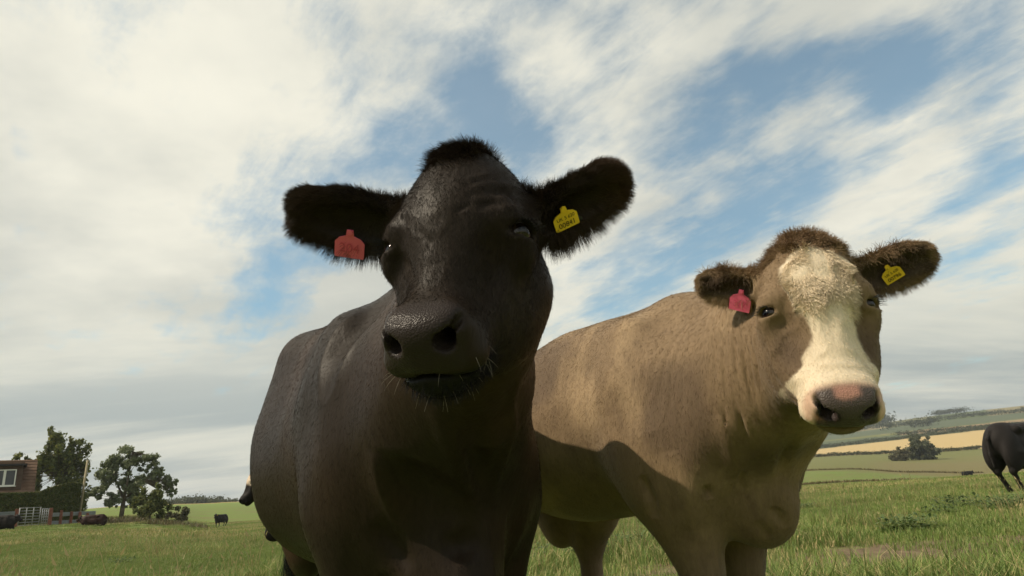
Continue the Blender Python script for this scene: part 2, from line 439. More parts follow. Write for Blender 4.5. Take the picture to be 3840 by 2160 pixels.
def head_solids(f, H, ears, o):
    """head frame: X towards photo right, Y up the face, Z out of the face; origin between the eyes"""
    S = H.s; p = H.p
    def ell(c, r, M=None, k=0.03, op='add'):
        f.ell(p(*c), np.array(r)*S, H.B if M is None else H.rot(M), k, op)
    def cone(a, b, ra, rb, k=0.03, op='add'): f.cone(p(*a), p(*b), ra*S, rb*S, k, op)
    W = o.get('w', 1.0)
    NL, TA = o.get('nose', 1.0), o.get('tau', 0.0)      # length of the nose, turn of the muzzle towards the front
    MS = o.get('mzs', 1.0); RT = rx(TA); piv = np.array([0, -.20, -.07])
    def mz(c):
        v = np.array(c, float); v[2] = -.05+(v[2]+.05)*MS; v = RT @ (v-piv) + piv; v[1] += .2*(1-NL); return tuple(v)
    def mell(c, r, M=None, k=.03, op='add'): ell(mz(c), (r[0], r[1], r[2]*(MS if op == 'add' else 1)), RT if M is None else RT @ M, k, op)
    def mcone(a, b, ra, rb, k=.03, op='add'): cone(mz(a), mz(b), ra, rb, k, op)
    ell((0, .075, -.10), (.112*W, .13, .115), k=.05)                        # skull
    ph = o.get('poll', (.195, -.085)); ell((ph[3] if len(ph) > 3 else 0, ph[0], ph[1]), (ph[2] if len(ph) > 2 else .068, .05, .065), k=.06)   # poll
    ell((0, .04, -.055), (.112*W, .12, .058), k=.05)                        # forehead
    for s in (-1, 1):
        ell((s*.096*W, .030, -.054), (.038, .032, .046), rz(s*-.35), .028)  # brow
        ell((s*.112*W, -.012, -.075), (.028, .036, .042), k=.03)            # orbit
        ell((s*(.076*W+o.get('jaw', 0)), -.075, -.15), (.052, .12, .10), rx(-.25), .05)       # masseter
        cone((s*.062, -.02, -.19), mz((s*.03, -.235, -.118)), .062, .033, .05)  # jaw branch
        cone((s*.085*W, -.03, -.085), mz((s*.06, -.17, -.065)), .03, .028, .05) # facial crest
        mell((s*.050*o.get('muz', 1.0), -.262, -.040), (.031, .037, .035), k=.025)            # nostril wing
        lw = o.get('lip', 0.0); mell((s*(.054+lw), -.258, -.092), (.036, .038, .032), rz(s*.2), .025)    # upper lip corner
    cone((0, .0, -.085), mz((0, -.21, -.064)), .083, .058, .05)             # nasal bridge
    for s in (-1, 1): ell((s*.088*W, -.095, -.022), (.022, .06, .030), rz(s*-.12), .05, 'cut')   # hollow beside the bridge
    cone((0, -.06, -.13), mz((0, -.22, -.095)), .085, .055, .05)
    mq = o.get('muz', 1.0); mell((0, -.238, -.068), (.078*mq, .062, .062), k=.04)                      # muzzle
    mell((0, -.273, -.048), (.058, .036, .044), rx(.5), .022)               # nose pad
    mell((0, -.268, -.088), (.05, .036, .026), k=.02)                       # upper lip
    cs = o.get('chin', 0.0); mell((cs, -.255, o.get('chin_z', -.133)), (.046, .040, .026), k=.018)                     # chin
    cone(mz((0, -.24, -.125)), (0, -.08, -.19), .036, .06, .05)             # between the jaw branches
    # mouth line
    for s in (-1, 1): mell((s*.048, -.255, -.119), (.066, .07, o.get('gape', .0036)), ry(s*.24), .010, 'cut')
    # nostrils
    nn = o.get('nostril', (1, 1))
    for s, q in ((-1, nn[0]), (1, nn[1])):
        mell((s*mq*.047, -.296, -.048), (.0185*q, .026, .0160*q), ry(s*.5), .008, 'cut')
        mcone((s*mq*.054, -.292, -.038), (s*mq*.077, -.268, -.018), .011*q, .006, .008, 'cut')
        mcone((s*mq*.046, -.29, -.046), (s*.038, -.24, -.055), .016*q, .009, .006, 'cut')
    # philtrum
    mcone((0, -.318, -.06), (0, -.315, -.10), .003, .003, .010, 'cut')
    # eye sockets with lids
    for s in (-1, 1):
        ec, lk, wd_, up_ = eye_axes(H, s, o['eye']); Re = np.stack([wd_, up_, lk], 1)
        f.ell(ec+(lk*.016+up_*.013)*S, np.array([.026, .009, .012])*S, Re, .014)
        f.ell(ec+(lk*.014-up_*.013)*S, np.array([.024, .008, .011])*S, Re, .014)
        f.ell(ec+lk*.022*S, np.array([.0240, o.get('eyeh', .0122), .018])*S, Re, .005, 'cut')
        f.cone(ec+(lk*.024+wd_*s*-.018-up_*.004)*S, ec+(lk*.024+wd_*s*-.034-up_*.014)*S, .004*S, .002*S, .012, 'cut')   # tear groove
    # ears
    for s, spec in ((-1, ears[0]), (1, ears[1])):
        E = ear_frame(H, s, spec)
        f.cone(E.p(-.05, 0, -.012), E.p(.05, 0, -.004), .042*E.s, .034*E.s, .045)
        f.ell(E.p(.10, 0, -.004), np.array([.108, .046, .022])*E.s, E.B, .03)
        f.ell(E.p(.135, 0, -.002), np.array([.075, .048, .018])*E.s, E.B, .02)
        f.ell(E.p(.105, 0.0, .018), np.array([.098, .031, .021])*E.s, E.B, .012, 'cut')
    # wrinkles over the brow
    for s in (-1, 1):
        for j, (y0, x0, r) in enumerate(o.get('brow', [])):
            cone((s*x0, y0, -.0), (s*(x0+.05), y0+.02, -.03), r, r, .01, 'cut')

def body_solids(f, B, o):
    """body frame: x forward, y to photo right, z up; origin on the ground under the withers"""
    def ell(c, r, M=None, k=0.06, op='add'): f.ell(B.p(*c), np.array(r)*B.s, B.B if M is None else B.rot(M), k, op)
    def cone(a, b, ra, rb, k=0.05, op='add'): f.cone(B.p(*a), B.p(*b), ra*B.s, rb*B.s, k, op)
    t = o.get('top', 1.40); wd = o.get('w', 1.0)
    rb = o.get('rib', (t-.47, .43)); ell((-.42, 0, rb[0]), (.62, .335*wd, rb[1]), k=.08)                       # ribcage
    ell((-.78, 0, o.get('belly', t-.54)), (.56, .39*wd, .39), k=.08)                        # barrel and belly
    ell((-.62, 0, t-.20+.5*o.get('rise', 0.0)), (.75, .20, .17), k=.10)       # back
    ell((-.05, 0, t-.14), (.30, .09, .13), k=.10)                           # withers
    tr = t + o.get('rise', 0.0)                                             # height of the rump
    ell((-1.30, 0, tr-.36), (.34, .27, .34), k=.10)                         # rump
    ell((-1.12, 0, tr-.12), (.35, .15, .12), k=.09)
    for s in (-1, 1): ell((-.5, s*.15, t-.17), (.55, .13, .13), k=.10)
    if o.get('loin'):
        for s in (-1, 1): ell((-.90, s*.245, t-.34), (.34, .13, .27), k=.10)
        ell((-.88, 0, tr-.20), (.42, o['loin'], .17), k=.10)
    for s in (-1, 1):
        ell((-.02, s*.20*wd, t-.46), (.21, .12, .36), ry(-.18), .08)        # shoulder
        ell((.12, s*.17*wd, t-.62), (.14, .11, .19), k=.07)                 # point of shoulder
        hk = o.get('hook', (-1.08, .23)); ell((hk[0], s*hk[1], tr-.15), (.10, .075, .075), k=.09)                  # hook bone
        ell((-1.35, s*o.get('thigh', .19), t-.60), (.25, .13, .36), ry(.12), .08)           # thigh
    cz = o.get('chest', t-.66)
    ell((.12, 0, cz), (.22, .19*wd, .27), k=.08)                            # chest
    br_ = o.get('brisk', 1.0); ell((.2, 0, cz-.17), (.17*br_, .115*br_, .16*br_), k=.07)                            # brisket
    b = o.get('brisket', (.26, 0, t-.92)); ell(b, (.13*br_, .075*br_, .11), k=.06)
    if o.get('dewlap'): ell(o['dewlap'], (.10, .032, .20), ry(.25), .05)
    # legs: (foot x, foot y, knee offset)
    for (hx, hy, fx, fy, front) in o['legs']:
        if front:
            kx, ky = (hx*.45+fx*.55), (hy*.4+fy*.6)
            cone((hx, hy, .64), (kx, ky, .42), .135, .075, .07)
            ell((kx, ky, .39), (.062, .058, .075), k=.03)
            cone((kx, ky, .36), (fx-.01, fy, .13), .052, .043, .03)
            ell((fx, fy, .115), (.05, .05, .05), k=.03)
            cone((fx+.01, fy, .09), (fx+.04, fy, .03), .048, .058, .02)
        else:
            hw = o.get('hindw', 1.0); kx, ky = hx-.20, hy*.75+fy*.25
            cone((hx, hy, .74), (hx-.10, ky, .58), .17, .11, .08)
            cone((hx-.10, ky, .60), (kx, fy, .44), .10, .068*hw, .05)
            ell((kx-.012, fy, .44), (.062*hw, .048*hw, .07), k=.03)
            cone((kx-.005, fy, .42), (fx-.02, fy, .14), .048*hw, .043*hw, .03)
            ell((fx-.01, fy, .115), (.048, .048, .05), k=.03)
            cone((fx, fy, .09), (fx+.04, fy, .03), .047, .056, .02)
    # tail
    tp = o.get('tail', [(-1.58, 0, t-.16), (-1.69, .0, t-.3), (-1.72, 0, t-.6), (-1.70, 0, t-.85)])
    for i in range(len(tp)-1):
        cone(tp[i], tp[i+1], .036-.006*i, .030-.006*i, .03)
    if o.get('udder'):
        ell((-1.0, 0, .56), (.16, .13, .10), k=.06)
        for s in (-1, 1):
            for dx in (-.06, .07): cone((-1.0+dx, s*.06, .50), (-1.0+dx, s*.065, .425), .016, .012, .02)

def neck_solids(f, B, H, o):
    t = o.get('top', 1.40)
    for (a, ra, b, rb, k) in o.get('neck') or [
            ((.02, 0, t-.15), .12, (0, .06, -.20), .095, .08),
            ((.08, 0, t-.34), .20, (0, -.02, -.20), .115, .09),
            ((.16, 0, t-.55), .19, (0, -.09, -.22), .095, .09)]:
        f.cone(B.p(*a), H.p(*b), ra*B.s, rb*H.s, k)
    md = B.p(.08, 0, t-.40)*.45+H.p(0, -.04, -.22)*.55                      # muscle filling the hollow in front of the shoulder
    for s in (-1, 1):
        f.cone(B.p(-.04, s*.15, t-.38), md+B.B[:, 1]*s*.05, .155*B.s, .11*B.s, .11)
        f.cone(B.p(.0, s*.17, t-.58), md+B.B[:, 1]*s*.05+np.array([0, 0, -.10]), .155*B.s, .10*B.s, .11)

def eye_obj(parent, H, s, e, mat):
    c, look, yv, zv = eye_axes(H, s, e)
    r = .0235*H.s
    nu, nv = 24, 14; V = []; Q = []
    for i in range(nv+1):
        th = math.pi*i/nv
        for j in range(nu):
            ph = 2*math.pi*j/nu
            V.append((math.cos(th), math.sin(th)*math.cos(ph), math.sin(th)*math.sin(ph)))
    V = np.array(V); bul = np.clip((V[:, 0]-.8)/.2, 0, 1); V = V*(1+.06*bul)[:, None]
    for i in range(nv):
        for j in range(nu): Q.append((i*nu+j, (i+1)*nu+j, (i+1)*nu+(j+1) % nu, i*nu+(j+1) % nu))
    d = V[:, 0]
    pup = (V[:, 1]/.62)**2 + (V[:, 2]/.36)**2
    colr = np.zeros((len(V), 3)); colr[:] = (.04, .028, .022)
    iris = d > .72
    colr[iris] = (.022, .012, .008); colr[iris & (pup < 1)] = (.003, .003, .006)
    W = c + (V[:, :1]*look + V[:, 1:2]*yv + V[:, 2:3]*zv)*r
    return mesh_obj('eye', W, np.array(Q), mat, parent, colr)

def ear_tag(name, parent, E, at_xy, size, mats, text=None, tilt=0.0, turn=0.0, stalk=True, label=None, side=1, off=.03, lean=0.0):
    """plastic tag hung in the ear, E the ear's frame; tag plane follows the ear's opening"""
    c = E.p(at_xy[0], at_xy[1], off)
    up = unit(E.B @ np.array([math.sin(tilt), math.cos(tilt), 0]))*side
    n = unit(E.B[:, 2]); rt = np.cross(up, n)
    Rm = np.array(Matrix.Rotation(turn, 3, Vector(up))); n = Rm @ n; rt = Rm @ rt
    Rm = np.array(Matrix.Rotation(lean, 3, Vector(rt))); n = Rm @ n; up = Rm @ up
    w, h = size; t = .0012
    prof = [(-w*.5, -h), (w*.5, -h), (w*.52, -h*.93), (w*.52, -h*.42), (w*.38, -h*.26), (w*.14, -h*.16), (w*.11, h*.06), (-w*.11, h*.06), (-w*.14, -h*.16), (-w*.38, -h*.26), (-w*.52, -h*.42), (-w*.52, -h*.93)]
    m = len(prof); V = []; Q = []
    for z in (-t, t):
        for (x, y) in prof: V.append(c + rt*x + up*y + n*(z + .004*math.cos(x/w*2)))
    Q.append(tuple(range(m))[::-1]); Q.append(tuple(range(m, 2*m)))
    for i in range(m): Q.append((i, (i+1) % m, m+(i+1) % m, m+i))
    mi = [0]*len(Q)
    # stud
    nb = len(V)
    for z in (t, t+.004):
        for j in range(10): a = 2*math.pi*j/10; V.append(c + rt*.006*math.cos(a) + up*(.006*math.sin(a)-h*.02) + n*(z+.003))
    Q.append(tuple(range(nb+10, nb+20))); mi.append(0)
    for j in range(10): Q.append((nb+j, nb+(j+1) % 10, nb+10+(j+1) % 10, nb+10+j)); mi.append(0)
    # printing: small raised strokes
    if text:
        for (txt, x0, y0, ch) in text:
            cu = bpy.data.curves.new('t', 'FONT'); cu.body = txt; cu.size = ch; cu.align_x = 'CENTER'
            to = bpy.data.objects.new('t', cu); col.objects.link(to)
            dg = bpy.context.evaluated_depsgraph_get(); me = to.evaluated_get(dg).to_mesh()
            nb = len(V)
            for v in me.vertices: V.append(c + rt*(v.co.x+x0) + up*(v.co.y+y0) + n*(t+.0008+.004*math.cos((v.co.x+x0)/w*2)))
            for pgn in me.polygons: Q.append(tuple(nb+i for i in pgn.vertices)); mi.append(1)
            to.evaluated_get(dg).to_mesh_clear(); bpy.data.objects.remove(to); bpy.data.curves.remove(cu)
    o = mesh_obj(name, V, Q, mats, parent, smooth=False, midx=mi)
    if label: o['label'] = label
    return o
# ------------------------------------------------------------------ the land
H_R = [0, 20, 60, 90, 120, 160, 200, 300, 350, 450, 650, 850, 1500, 3000, 9000]
H_T = {-60: [0, .1, 1.3, 2, 2.5, 3.5, 4.5, 7.5, 9, 10, 11, 12, 14, 14, 8],
       -35: [0, .1, 1.15, 2, 2.6, 3.5, 4.5, 7.5, 9, 10, 10, 10, 12, 12, 8],
       -30: [0, .05, .7, 1.6, 2.4, 3.6, 5, 8, 9.8, 9.5, 9, 9, 10, 10, 8],
       -24: [0, 0, -.15, -.1, .5, 1.8, 3.2, 6.8, 8.5, 8, 7, 7, 8, 8, 8],
       -10: [0, 0, 0, 0, .2, .6, 1, 3, 4, 5, 8, 12, 30, 25, 15],
       10: [0, 0, -.2, -.4, -.6, -.3, .5, 3, 5, 9, 20, 33, 70, 50, 30],
       22: [0, 0, -.2, -.5, -.6, .3, 1.4, 5, 7, 11.1, 21.9, 36, 85, 60, 30],
       33: [0, 0, -.2, -.8, -1.4, -2.2, -2.6, 1.5, 3.5, 7.9, 23.5, 38, 92, 65, 30],
       60: [0, 0, -.2, -.8, -1.4, -2.2, -2.6, 1.5, 3.5, 7.9, 23.5, 38, 90, 65, 30]}
_az = np.array(sorted(H_T)); _tab = np.array([H_T[a] for a in _az])
def land(x, y):
    x = np.asarray(x, float); y = np.asarray(y, float)
    r = np.hypot(x, y); az = np.degrees(np.arctan2(x, y))
    az = np.where(np.abs(az) > 60, np.sign(az)*60*np.clip((180-np.abs(az))/120, 0, 1), az)
    cols = np.stack([np.interp(r, H_R, t) for t in _tab], -1)
    i = np.clip(np.searchsorted(_az, az)-1, 0, len(_az)-2); f = (az-_az[i])/(_az[i+1]-_az[i]); f = np.clip(f, 0, 1); f = f*f*(3-2*f)
    h = np.take_along_axis(cols, i[..., None], -1)[..., 0]*(1-f) + np.take_along_axis(cols, i[..., None]+1, -1)[..., 0]*f
    P = np.stack([x.ravel(), y.ravel(), np.zeros(x.size)], 1)
    n = vnoise(P+50, .13)*.05 + vnoise(P+80, .5)*.03
    return h + (n.reshape(x.shape))*np.clip((r-3)/8, 0, 1)
def spot(az_deg, r):
    a = az_deg*D2R; x, y = r*math.sin(a), r*math.cos(a); return np.array([x, y, float(land(x, y))])
def height_at(el_deg, r): return CAM_POS[2] + r*math.tan(el_deg*D2R)

# ground sheet
azs = np.concatenate([np.arange(-180, -50, 5.0), np.arange(-50, 50, .4), np.arange(50, 180, 5.0)])*D2R
rs = np.concatenate([[.01], np.geomspace(1.2, 60, 90), np.geomspace(61, 1600, 150), np.geomspace(1700, 9000, 12)])
RR, AA = np.meshgrid(rs, azs, indexing='ij')
X, Y = RR*np.sin(AA), RR*np.cos(AA); Zg = land(X, Y)
nr, na = X.shape; ii, jj = np.meshgrid(np.arange(nr-1), np.arange(na), indexing='ij'); j2 = (jj+1) % na
Qg = np.stack([ii*na+jj, ii*na+j2, (ii+1)*na+j2, (ii+1)*na+jj], -1).reshape(-1, 4)[:, ::-1].copy()
Vg = np.stack([X, Y, Zg], -1).reshape(-1, 3)
azg = np.degrees(AA).ravel(); rg = RR.ravel()
# what grows where: colour of each field beyond the pasture
jit = vnoise(Vg*np.array([1, 1, 0]), .02)
Cg = np.zeros((len(Vg), 3)); Cg[:] = (.16, .22, .055)
rough_ = sstep(rg+jit*12, 205, 225)*sstep(azg, 8, 14)
Cg = lerp(Cg, np.array([.16, .165, .062]), rough_)
Cg = lerp(Cg, np.array([.185, .155, .075]), .8*sstep(rg+jit*30, 200, 235)*sstep(rg+jit*30, 345, 300)*sstep(azg, 25, 28))
wheat = (rg > np.interp(azg, [20, 34], [450, 450])) & (rg < np.interp(azg, [20, 34], [650, 700])) & (azg > 8)
Cg[wheat] = (.48, .36, .175)
band = (rg >= np.interp(azg, [20, 34], [650, 700])) & (rg < np.interp(azg, [20, 30, 36], [900, 800, 760])) & (azg > 8)
Cg[band] = (.095, .115, .06)
tan_ = (rg >= np.interp(azg, [28, 34, 40], [800, 720, 700])) & (rg < np.interp(azg, [28, 34, 40], [880, 870, 860])) & (azg > 28.5)
Cg[tan_] = (.30, .21, .115)
up = (rg >= np.interp(azg, [20, 30, 36], [900, 880, 870])) & (rg < 1700) & (azg > 8)
f1 = (np.floor(azg/3.1+jit*.0) % 3); Cg[up & (f1 == 0)] = (.17, .165, .075); Cg[up & (f1 == 1)] = (.10, .125, .05); Cg[up & (f1 == 2)] = (.25, .21, .11)
mid = (rg >= 900) & (rg < 1120) & (azg > 8); Cg[mid] = (.10, .12, .07)
far_l = (rg > 330) & (azg < -8) & (azg > -90); Cg[far_l] = (.33, .25, .10)
m, nt, b = new_mat('pasture_ground')
ca = node(nt, 'ShaderNodeVertexColor'); ca.layer_name = 'Col'
g = node(nt, 'ShaderNodeNewGeometry'); pos = g.outputs['Position']
n1 = noise(nt, pos, .22, 5, .6); n2 = noise(nt, pos, 1.7, 5, .65); n3 = noise(nt, mapping(nt, pos, (1, .35, 1)), 9.0, 4, .7)
c1 = mix_col(nt, ramp(nt, n1.outputs['Fac'], [(.42, (0, 0, 0)), (.68, (1, 1, 1))]), ca.outputs['Color'], (.19, .165, .075))
c1 = mix_col(nt, ramp(nt, n2.outputs['Fac'], [(.35, (.0, .0, .0)), (.75, (.55, .55, .55))]), c1, mix_col(nt, 1.0, c1, (.55, .62, .5), 'MULTIPLY'))
c1 = mix_col(nt, 1.0, c1, ramp(nt, n3.outputs['Fac'], [(.25, (.7, .7, .7)), (.75, (1.25, 1.25, 1.25))]), 'MULTIPLY')
far = node(nt, 'ShaderNodeMapRange'); ln = node(nt, 'ShaderNodeVectorMath', operation='LENGTH'); nt.links.new(pos, ln.inputs[0]); nt.links.new(ln.outputs['Value'], far.inputs[0])
far.inputs[1].default_value = 180; far.inputs[2].default_value = 330
c2 = mix_col(nt, far.outputs[0], c1, ca.outputs['Color'])
# trampled bare soil near the brown cow's feet
d1 = node(nt, 'ShaderNodeVectorMath', operation='DISTANCE'); nt.links.new(mapping(nt, pos, (.42, 1, 1)), d1.inputs[0]); d1.inputs[1].default_value = (3.3*.42, 6.0, 0)
sm = math_n(nt, 'ADD', math_n(nt, 'MULTIPLY', d1.outputs['Value'], -.8), math_n(nt, 'MULTIPLY', n2.outputs['Fac'], 2.2))
soil = ramp(nt, sm, [(.05, (0, 0, 0)), (.35, (1, 1, 1))])
c2 = mix_col(nt, soil, c2, ramp(nt, n3.outputs['Fac'], [(.3, (.11, .08, .05)), (.7, (.20, .15, .095))]))
nt.links.new(c2, b.inputs['Base Color']); b.inputs['Roughness'].default_value = .95; b.inputs['Specular IOR Level'].default_value = .1
bump(nt, b, math_n(nt, 'ADD', n2.outputs['Fac'], n3.outputs['Fac']), .6, .06)
ground = tag(mesh_obj('ground', Vg, Qg, m, None, Cg), kind='structure')

# ------------------------------------------------------------------ grass: real blades, thinning with distance
def leaf_mat(name, c, var=.4, rough=.6, trans=.25, spec=.25):
    m, nt, b = new_mat(name)
    oi = node(nt, 'ShaderNodeObjectInfo'); g = node(nt, 'ShaderNodeNewGeometry')
    ca = node(nt, 'ShaderNodeVertexColor'); ca.layer_name = 'Col'
    nz = noise(nt, g.outputs['Position'], .9, 3)
    f = math_n(nt, 'ADD', math_n(nt, 'MULTIPLY', oi.outputs['Random'], .45), math_n(nt, 'MULTIPLY', nz.outputs['Fac'], .55))
    k = ramp(nt, f, [(.15, tuple((1-var)*x for x in (1, 1, 1))), (.85, tuple((1+var)*x for x in (1.0, .97, .9)))])
    cc = mix_col(nt, 1.0, ca.outputs['Color'], k, 'MULTIPLY')
    nt.links.new(cc, b.inputs['Base Color']); b.inputs['Roughness'].default_value = rough; b.inputs['Specular IOR Level'].default_value = spec
    tr = node(nt, 'ShaderNodeBsdfTranslucent'); nt.links.new(cc, tr.inputs[0])
    ms = node(nt, 'ShaderNodeMixShader'); ms.inputs[0].default_value = trans
    o_ = nt.nodes['Material Output']; nt.links.new(b.outputs[0], ms.inputs[1]); nt.links.new(tr.outputs[0], ms.inputs[2]); nt.links.new(ms.outputs[0], o_.inputs[0])
    return m
M_GRASS = leaf_mat('grass_blade', None, .25)
def blades(rng, n, size, h0, h1, wid, cols, lean=.5):
    """n bent blades spread over a square patch; 3 points up each blade"""
    P = (rng.random((n, 2))-.5)*size; h = h0+(h1-h0)*rng.random(n)**1.6; a = rng.random(n)*6.283; l = lean*(.3+rng.random(n))
    t = np.stack([np.cos(a), np.sin(a)], 1); sd = np.stack([-t[:, 1], t[:, 0]], 1); w = wid*(.6+.8*rng.random(n))
    V = np.zeros((n, 5, 3)); C = np.zeros((n, 5, 3))
    for k, (u, ww) in enumerate(((0, 1.0), (.55, .75))):
        off = t*(l*h*u*u)[:, None]
        for q, sgn in enumerate((-1, 1)):
            V[:, k*2+q, :2] = P+off+sd*(sgn*ww*w*.5)[:, None]; V[:, k*2+q, 2] = h*u*(1-.25*l*u)
    V[:, 4, :2] = P+t*(l*h)[:, None]; V[:, 4, 2] = h*(1-.3*l)
    ci = np.array(cols)[rng.integers(0, len(cols), n)]
    C[:] = ci[:, None, :]
    b0 = (np.arange(n)*5)[:, None]
    T = np.concatenate([b0+np.array([[0, 1, 3]]), b0+np.array([[0, 3, 2]]), b0+np.array([[2, 3, 4]])])
    return V.reshape(-1, 3), T, C.reshape(-1, 3)
hid = bpy.data.collections.new('grass_sources')
def source(name, V, T, C, mat):
    o = mesh_obj(name, V, T, mat, None, C, smooth=False); col.objects.unlink(o); hid_c = bpy.data.collections.new(name); hid_c.objects.link(o); return hid_c
def scatter_obj(name, pts, rotz_, scl, idx, colls, label, cat):
    """one object carrying thousands of instances of a few tufts, through geometry nodes"""
    me = bpy.data.meshes.new(name); me.vertices.add(len(pts)); me.vertices.foreach_set('co', np.asarray(pts, np.float32).ravel())
    for nm, arr, ty in (('rot', rotz_, 'FLOAT'), ('scl', scl, 'FLOAT'), ('idx', idx, 'INT')):
        a = me.attributes.new(nm, ty, 'POINT'); a.data.foreach_set('value', np.asarray(arr, np.float32 if ty == 'FLOAT' else np.int32))
    o = link(bpy.data.objects.new(name, me)); tag(o, label, cat, kind='stuff')
    ng = bpy.data.node_groups.new(name, 'GeometryNodeTree'); ng.interface.new_socket('Geometry', in_out='INPUT', socket_type='NodeSocketGeometry'); ng.interface.new_socket('Geometry', in_out='OUTPUT', socket_type='NodeSocketGeometry')
    gi = ng.nodes.new('NodeGroupInput'); go = ng.nodes.new('NodeGroupOutput'); jn = ng.nodes.new('GeometryNodeJoinGeometry')
    def attr(nm, ty):
        n = ng.nodes.new('GeometryNodeInputNamedAttribute'); n.data_type = ty; n.inputs[0].default_value = nm; return n.outputs[0]
    for k, c in enumerate(colls):
        ci = ng.nodes.new('GeometryNodeCollectionInfo'); ci.inputs[0].default_value = c
        ip = ng.nodes.new('GeometryNodeInstanceOnPoints'); cp = ng.nodes.new('FunctionNodeCompare'); cp.data_type = 'INT'; cp.operation = 'EQUAL'
        ng.links.new(attr('idx', 'INT'), cp.inputs[2]); cp.inputs[3].default_value = k
        cx = ng.nodes.new('ShaderNodeCombineXYZ'); ng.links.new(attr('rot', 'FLOAT'), cx.inputs[2])
        ng.links.new(gi.outputs[0], ip.inputs['Points']); ng.links.new(cp.outputs[0], ip.inputs['Selection']); ng.links.new(ci.outputs[0], ip.inputs['Instance'])
        ng.links.new(cx.outputs[0], ip.inputs['Rotation']); ng.links.new(attr('scl', 'FLOAT'), ip.inputs['Scale'])
        ng.links.new(ip.outputs[0], jn.inputs[0])
    ng.links.new(jn.outputs[0], go.inputs[0])
    md = o.modifiers.new('scatter', 'NODES'); md.node_group = ng
    return o
rng = np.random.default_rng(42)
G1, G2, G3, DRY, DRY2 = (.155, .225, .05), (.19, .255, .07), (.12, .195, .048), (.42, .36, .17), (.30, .285, .12)
src_g = [source('tuft_short', *blades(rng, 520, .62, .03, .085, .005, [G1, G2, G3, G2, DRY2]), M_GRASS),
         source('tuft_mixed', *blades(rng, 460, .62, .035, .12, .005, [G1, G2, G2, G3, DRY]), M_GRASS),
         source('tuft_tall', *blades(rng, 320, .55, .06, .24, .005, [G1, G3, DRY, G2, G2], .8), M_GRASS)]
def sector(n, r0, r1, a0, a1, pw=2.0):
    r = (r0**pw+(r1**pw-r0**pw)*rng.random(n))**(1/pw); a = (a0+(a1-a0)*rng.random(n))*D2R
    return np.stack([r*np.sin(a), r*np.cos(a)], 1)
def soil_mask(p): return np.exp(-(((p[:, 0]-3.3)/3.0)**2+((p[:, 1]-6.0)/1.0)**2))
p = sector(9500, 4.2, 34, -46, 46, 1.6)
p = p[rng.random(len(p)) > .92*np.clip(soil_mask(p)*1.6, 0, 1)]
pz = land(p[:, 0], p[:, 1]); P3 = np.column_stack([p, pz-.005])
tall = vnoise(P3*np.array([1, 1, 0])+7, .45)+.5*vnoise(P3+3, 1.6)
idx = np.where(tall > .38, 2, np.where(tall > .0, 1, 0))
scatter_obj('grass', P3, rng.random(len(p))*6.28, .8+.6*rng.random(len(p)), idx, src_g, 'green and straw coloured pasture grass under the cows', 'grass')
src_f = [source('patch_short', *blades(rng, 420, 2.2, .04, .11, .02, [G1, G2, G3, G2, DRY2]), M_GRASS),
         source('patch_dry', *blades(rng, 380, 2.2, .05, .17, .02, [G1, G2, DRY, DRY, DRY2]), M_GRASS)]
p = sector(4200, 30, 110, -46, 46, 1.5); pz = land(p[:, 0], p[:, 1]); P3 = np.column_stack([p, pz-.01])
idx = (vnoise(P3*np.array([1, 1, 0])+20, .12)+.5*vnoise(P3+3, .6) > .15).astype(int)
scatter_obj('far_grass', P3, rng.random(len(p))*6.28, .8+.6*rng.random(len(p)), idx, src_f, 'paler pasture grass farther off behind the cattle', 'grass')
# broad leaved weeds in dark clumps
def weed(rng, n, spread, h):
    V = []; T = []; C = []
    for k in range(n):
        a = rng.random()*6.28; r0 = spread*rng.random()**.7*.5; b = np.array([r0*math.cos(a), r0*math.sin(a), h*(.1+.75*rng.random())])
        d = unit([math.cos(a)+rng.normal()*.5, math.sin(a)+rng.normal()*.5, .25+.4*rng.random()]); l = .03+.055*rng.random(); s_ = unit(np.cross(d, [0, 0, 1]))*l*.28
        nb = len(V); V += [b, b+d*l*.5+s_, b+d*l*.5-s_, b+d*l+np.array([0, 0, -l*.25])]; T += [(nb, nb+1, nb+2), (nb+1, nb+3, nb+2)]
        C += [np.array([(.10, .145, .05), (.08, .125, .045), (.13, .17, .06)][rng.integers(0, 3)])]*4
    return np.array(V), np.array(T), np.array(C)
src_w = [source('weed_a', *weed(rng, 220, .5, .16), M_GRASS), source('weed_b', *weed(rng, 300, .65, .2), M_GRASS)]
p = sector(700, 5.0, 16, -30, 44, 1.2); P3 = np.column_stack([p, land(p[:, 0], p[:, 1])])
keep = vnoise(P3*np.array([1, 1, 0])+33, .8) > .42; P3 = P3[keep]
scatter_obj('weeds', P3, rng.random(len(P3))*6.28, .7+.7*rng.random(len(P3)), rng.integers(0, 2, len(P3)), src_w, 'dark leafy weeds growing in clumps among the grass', 'weeds')
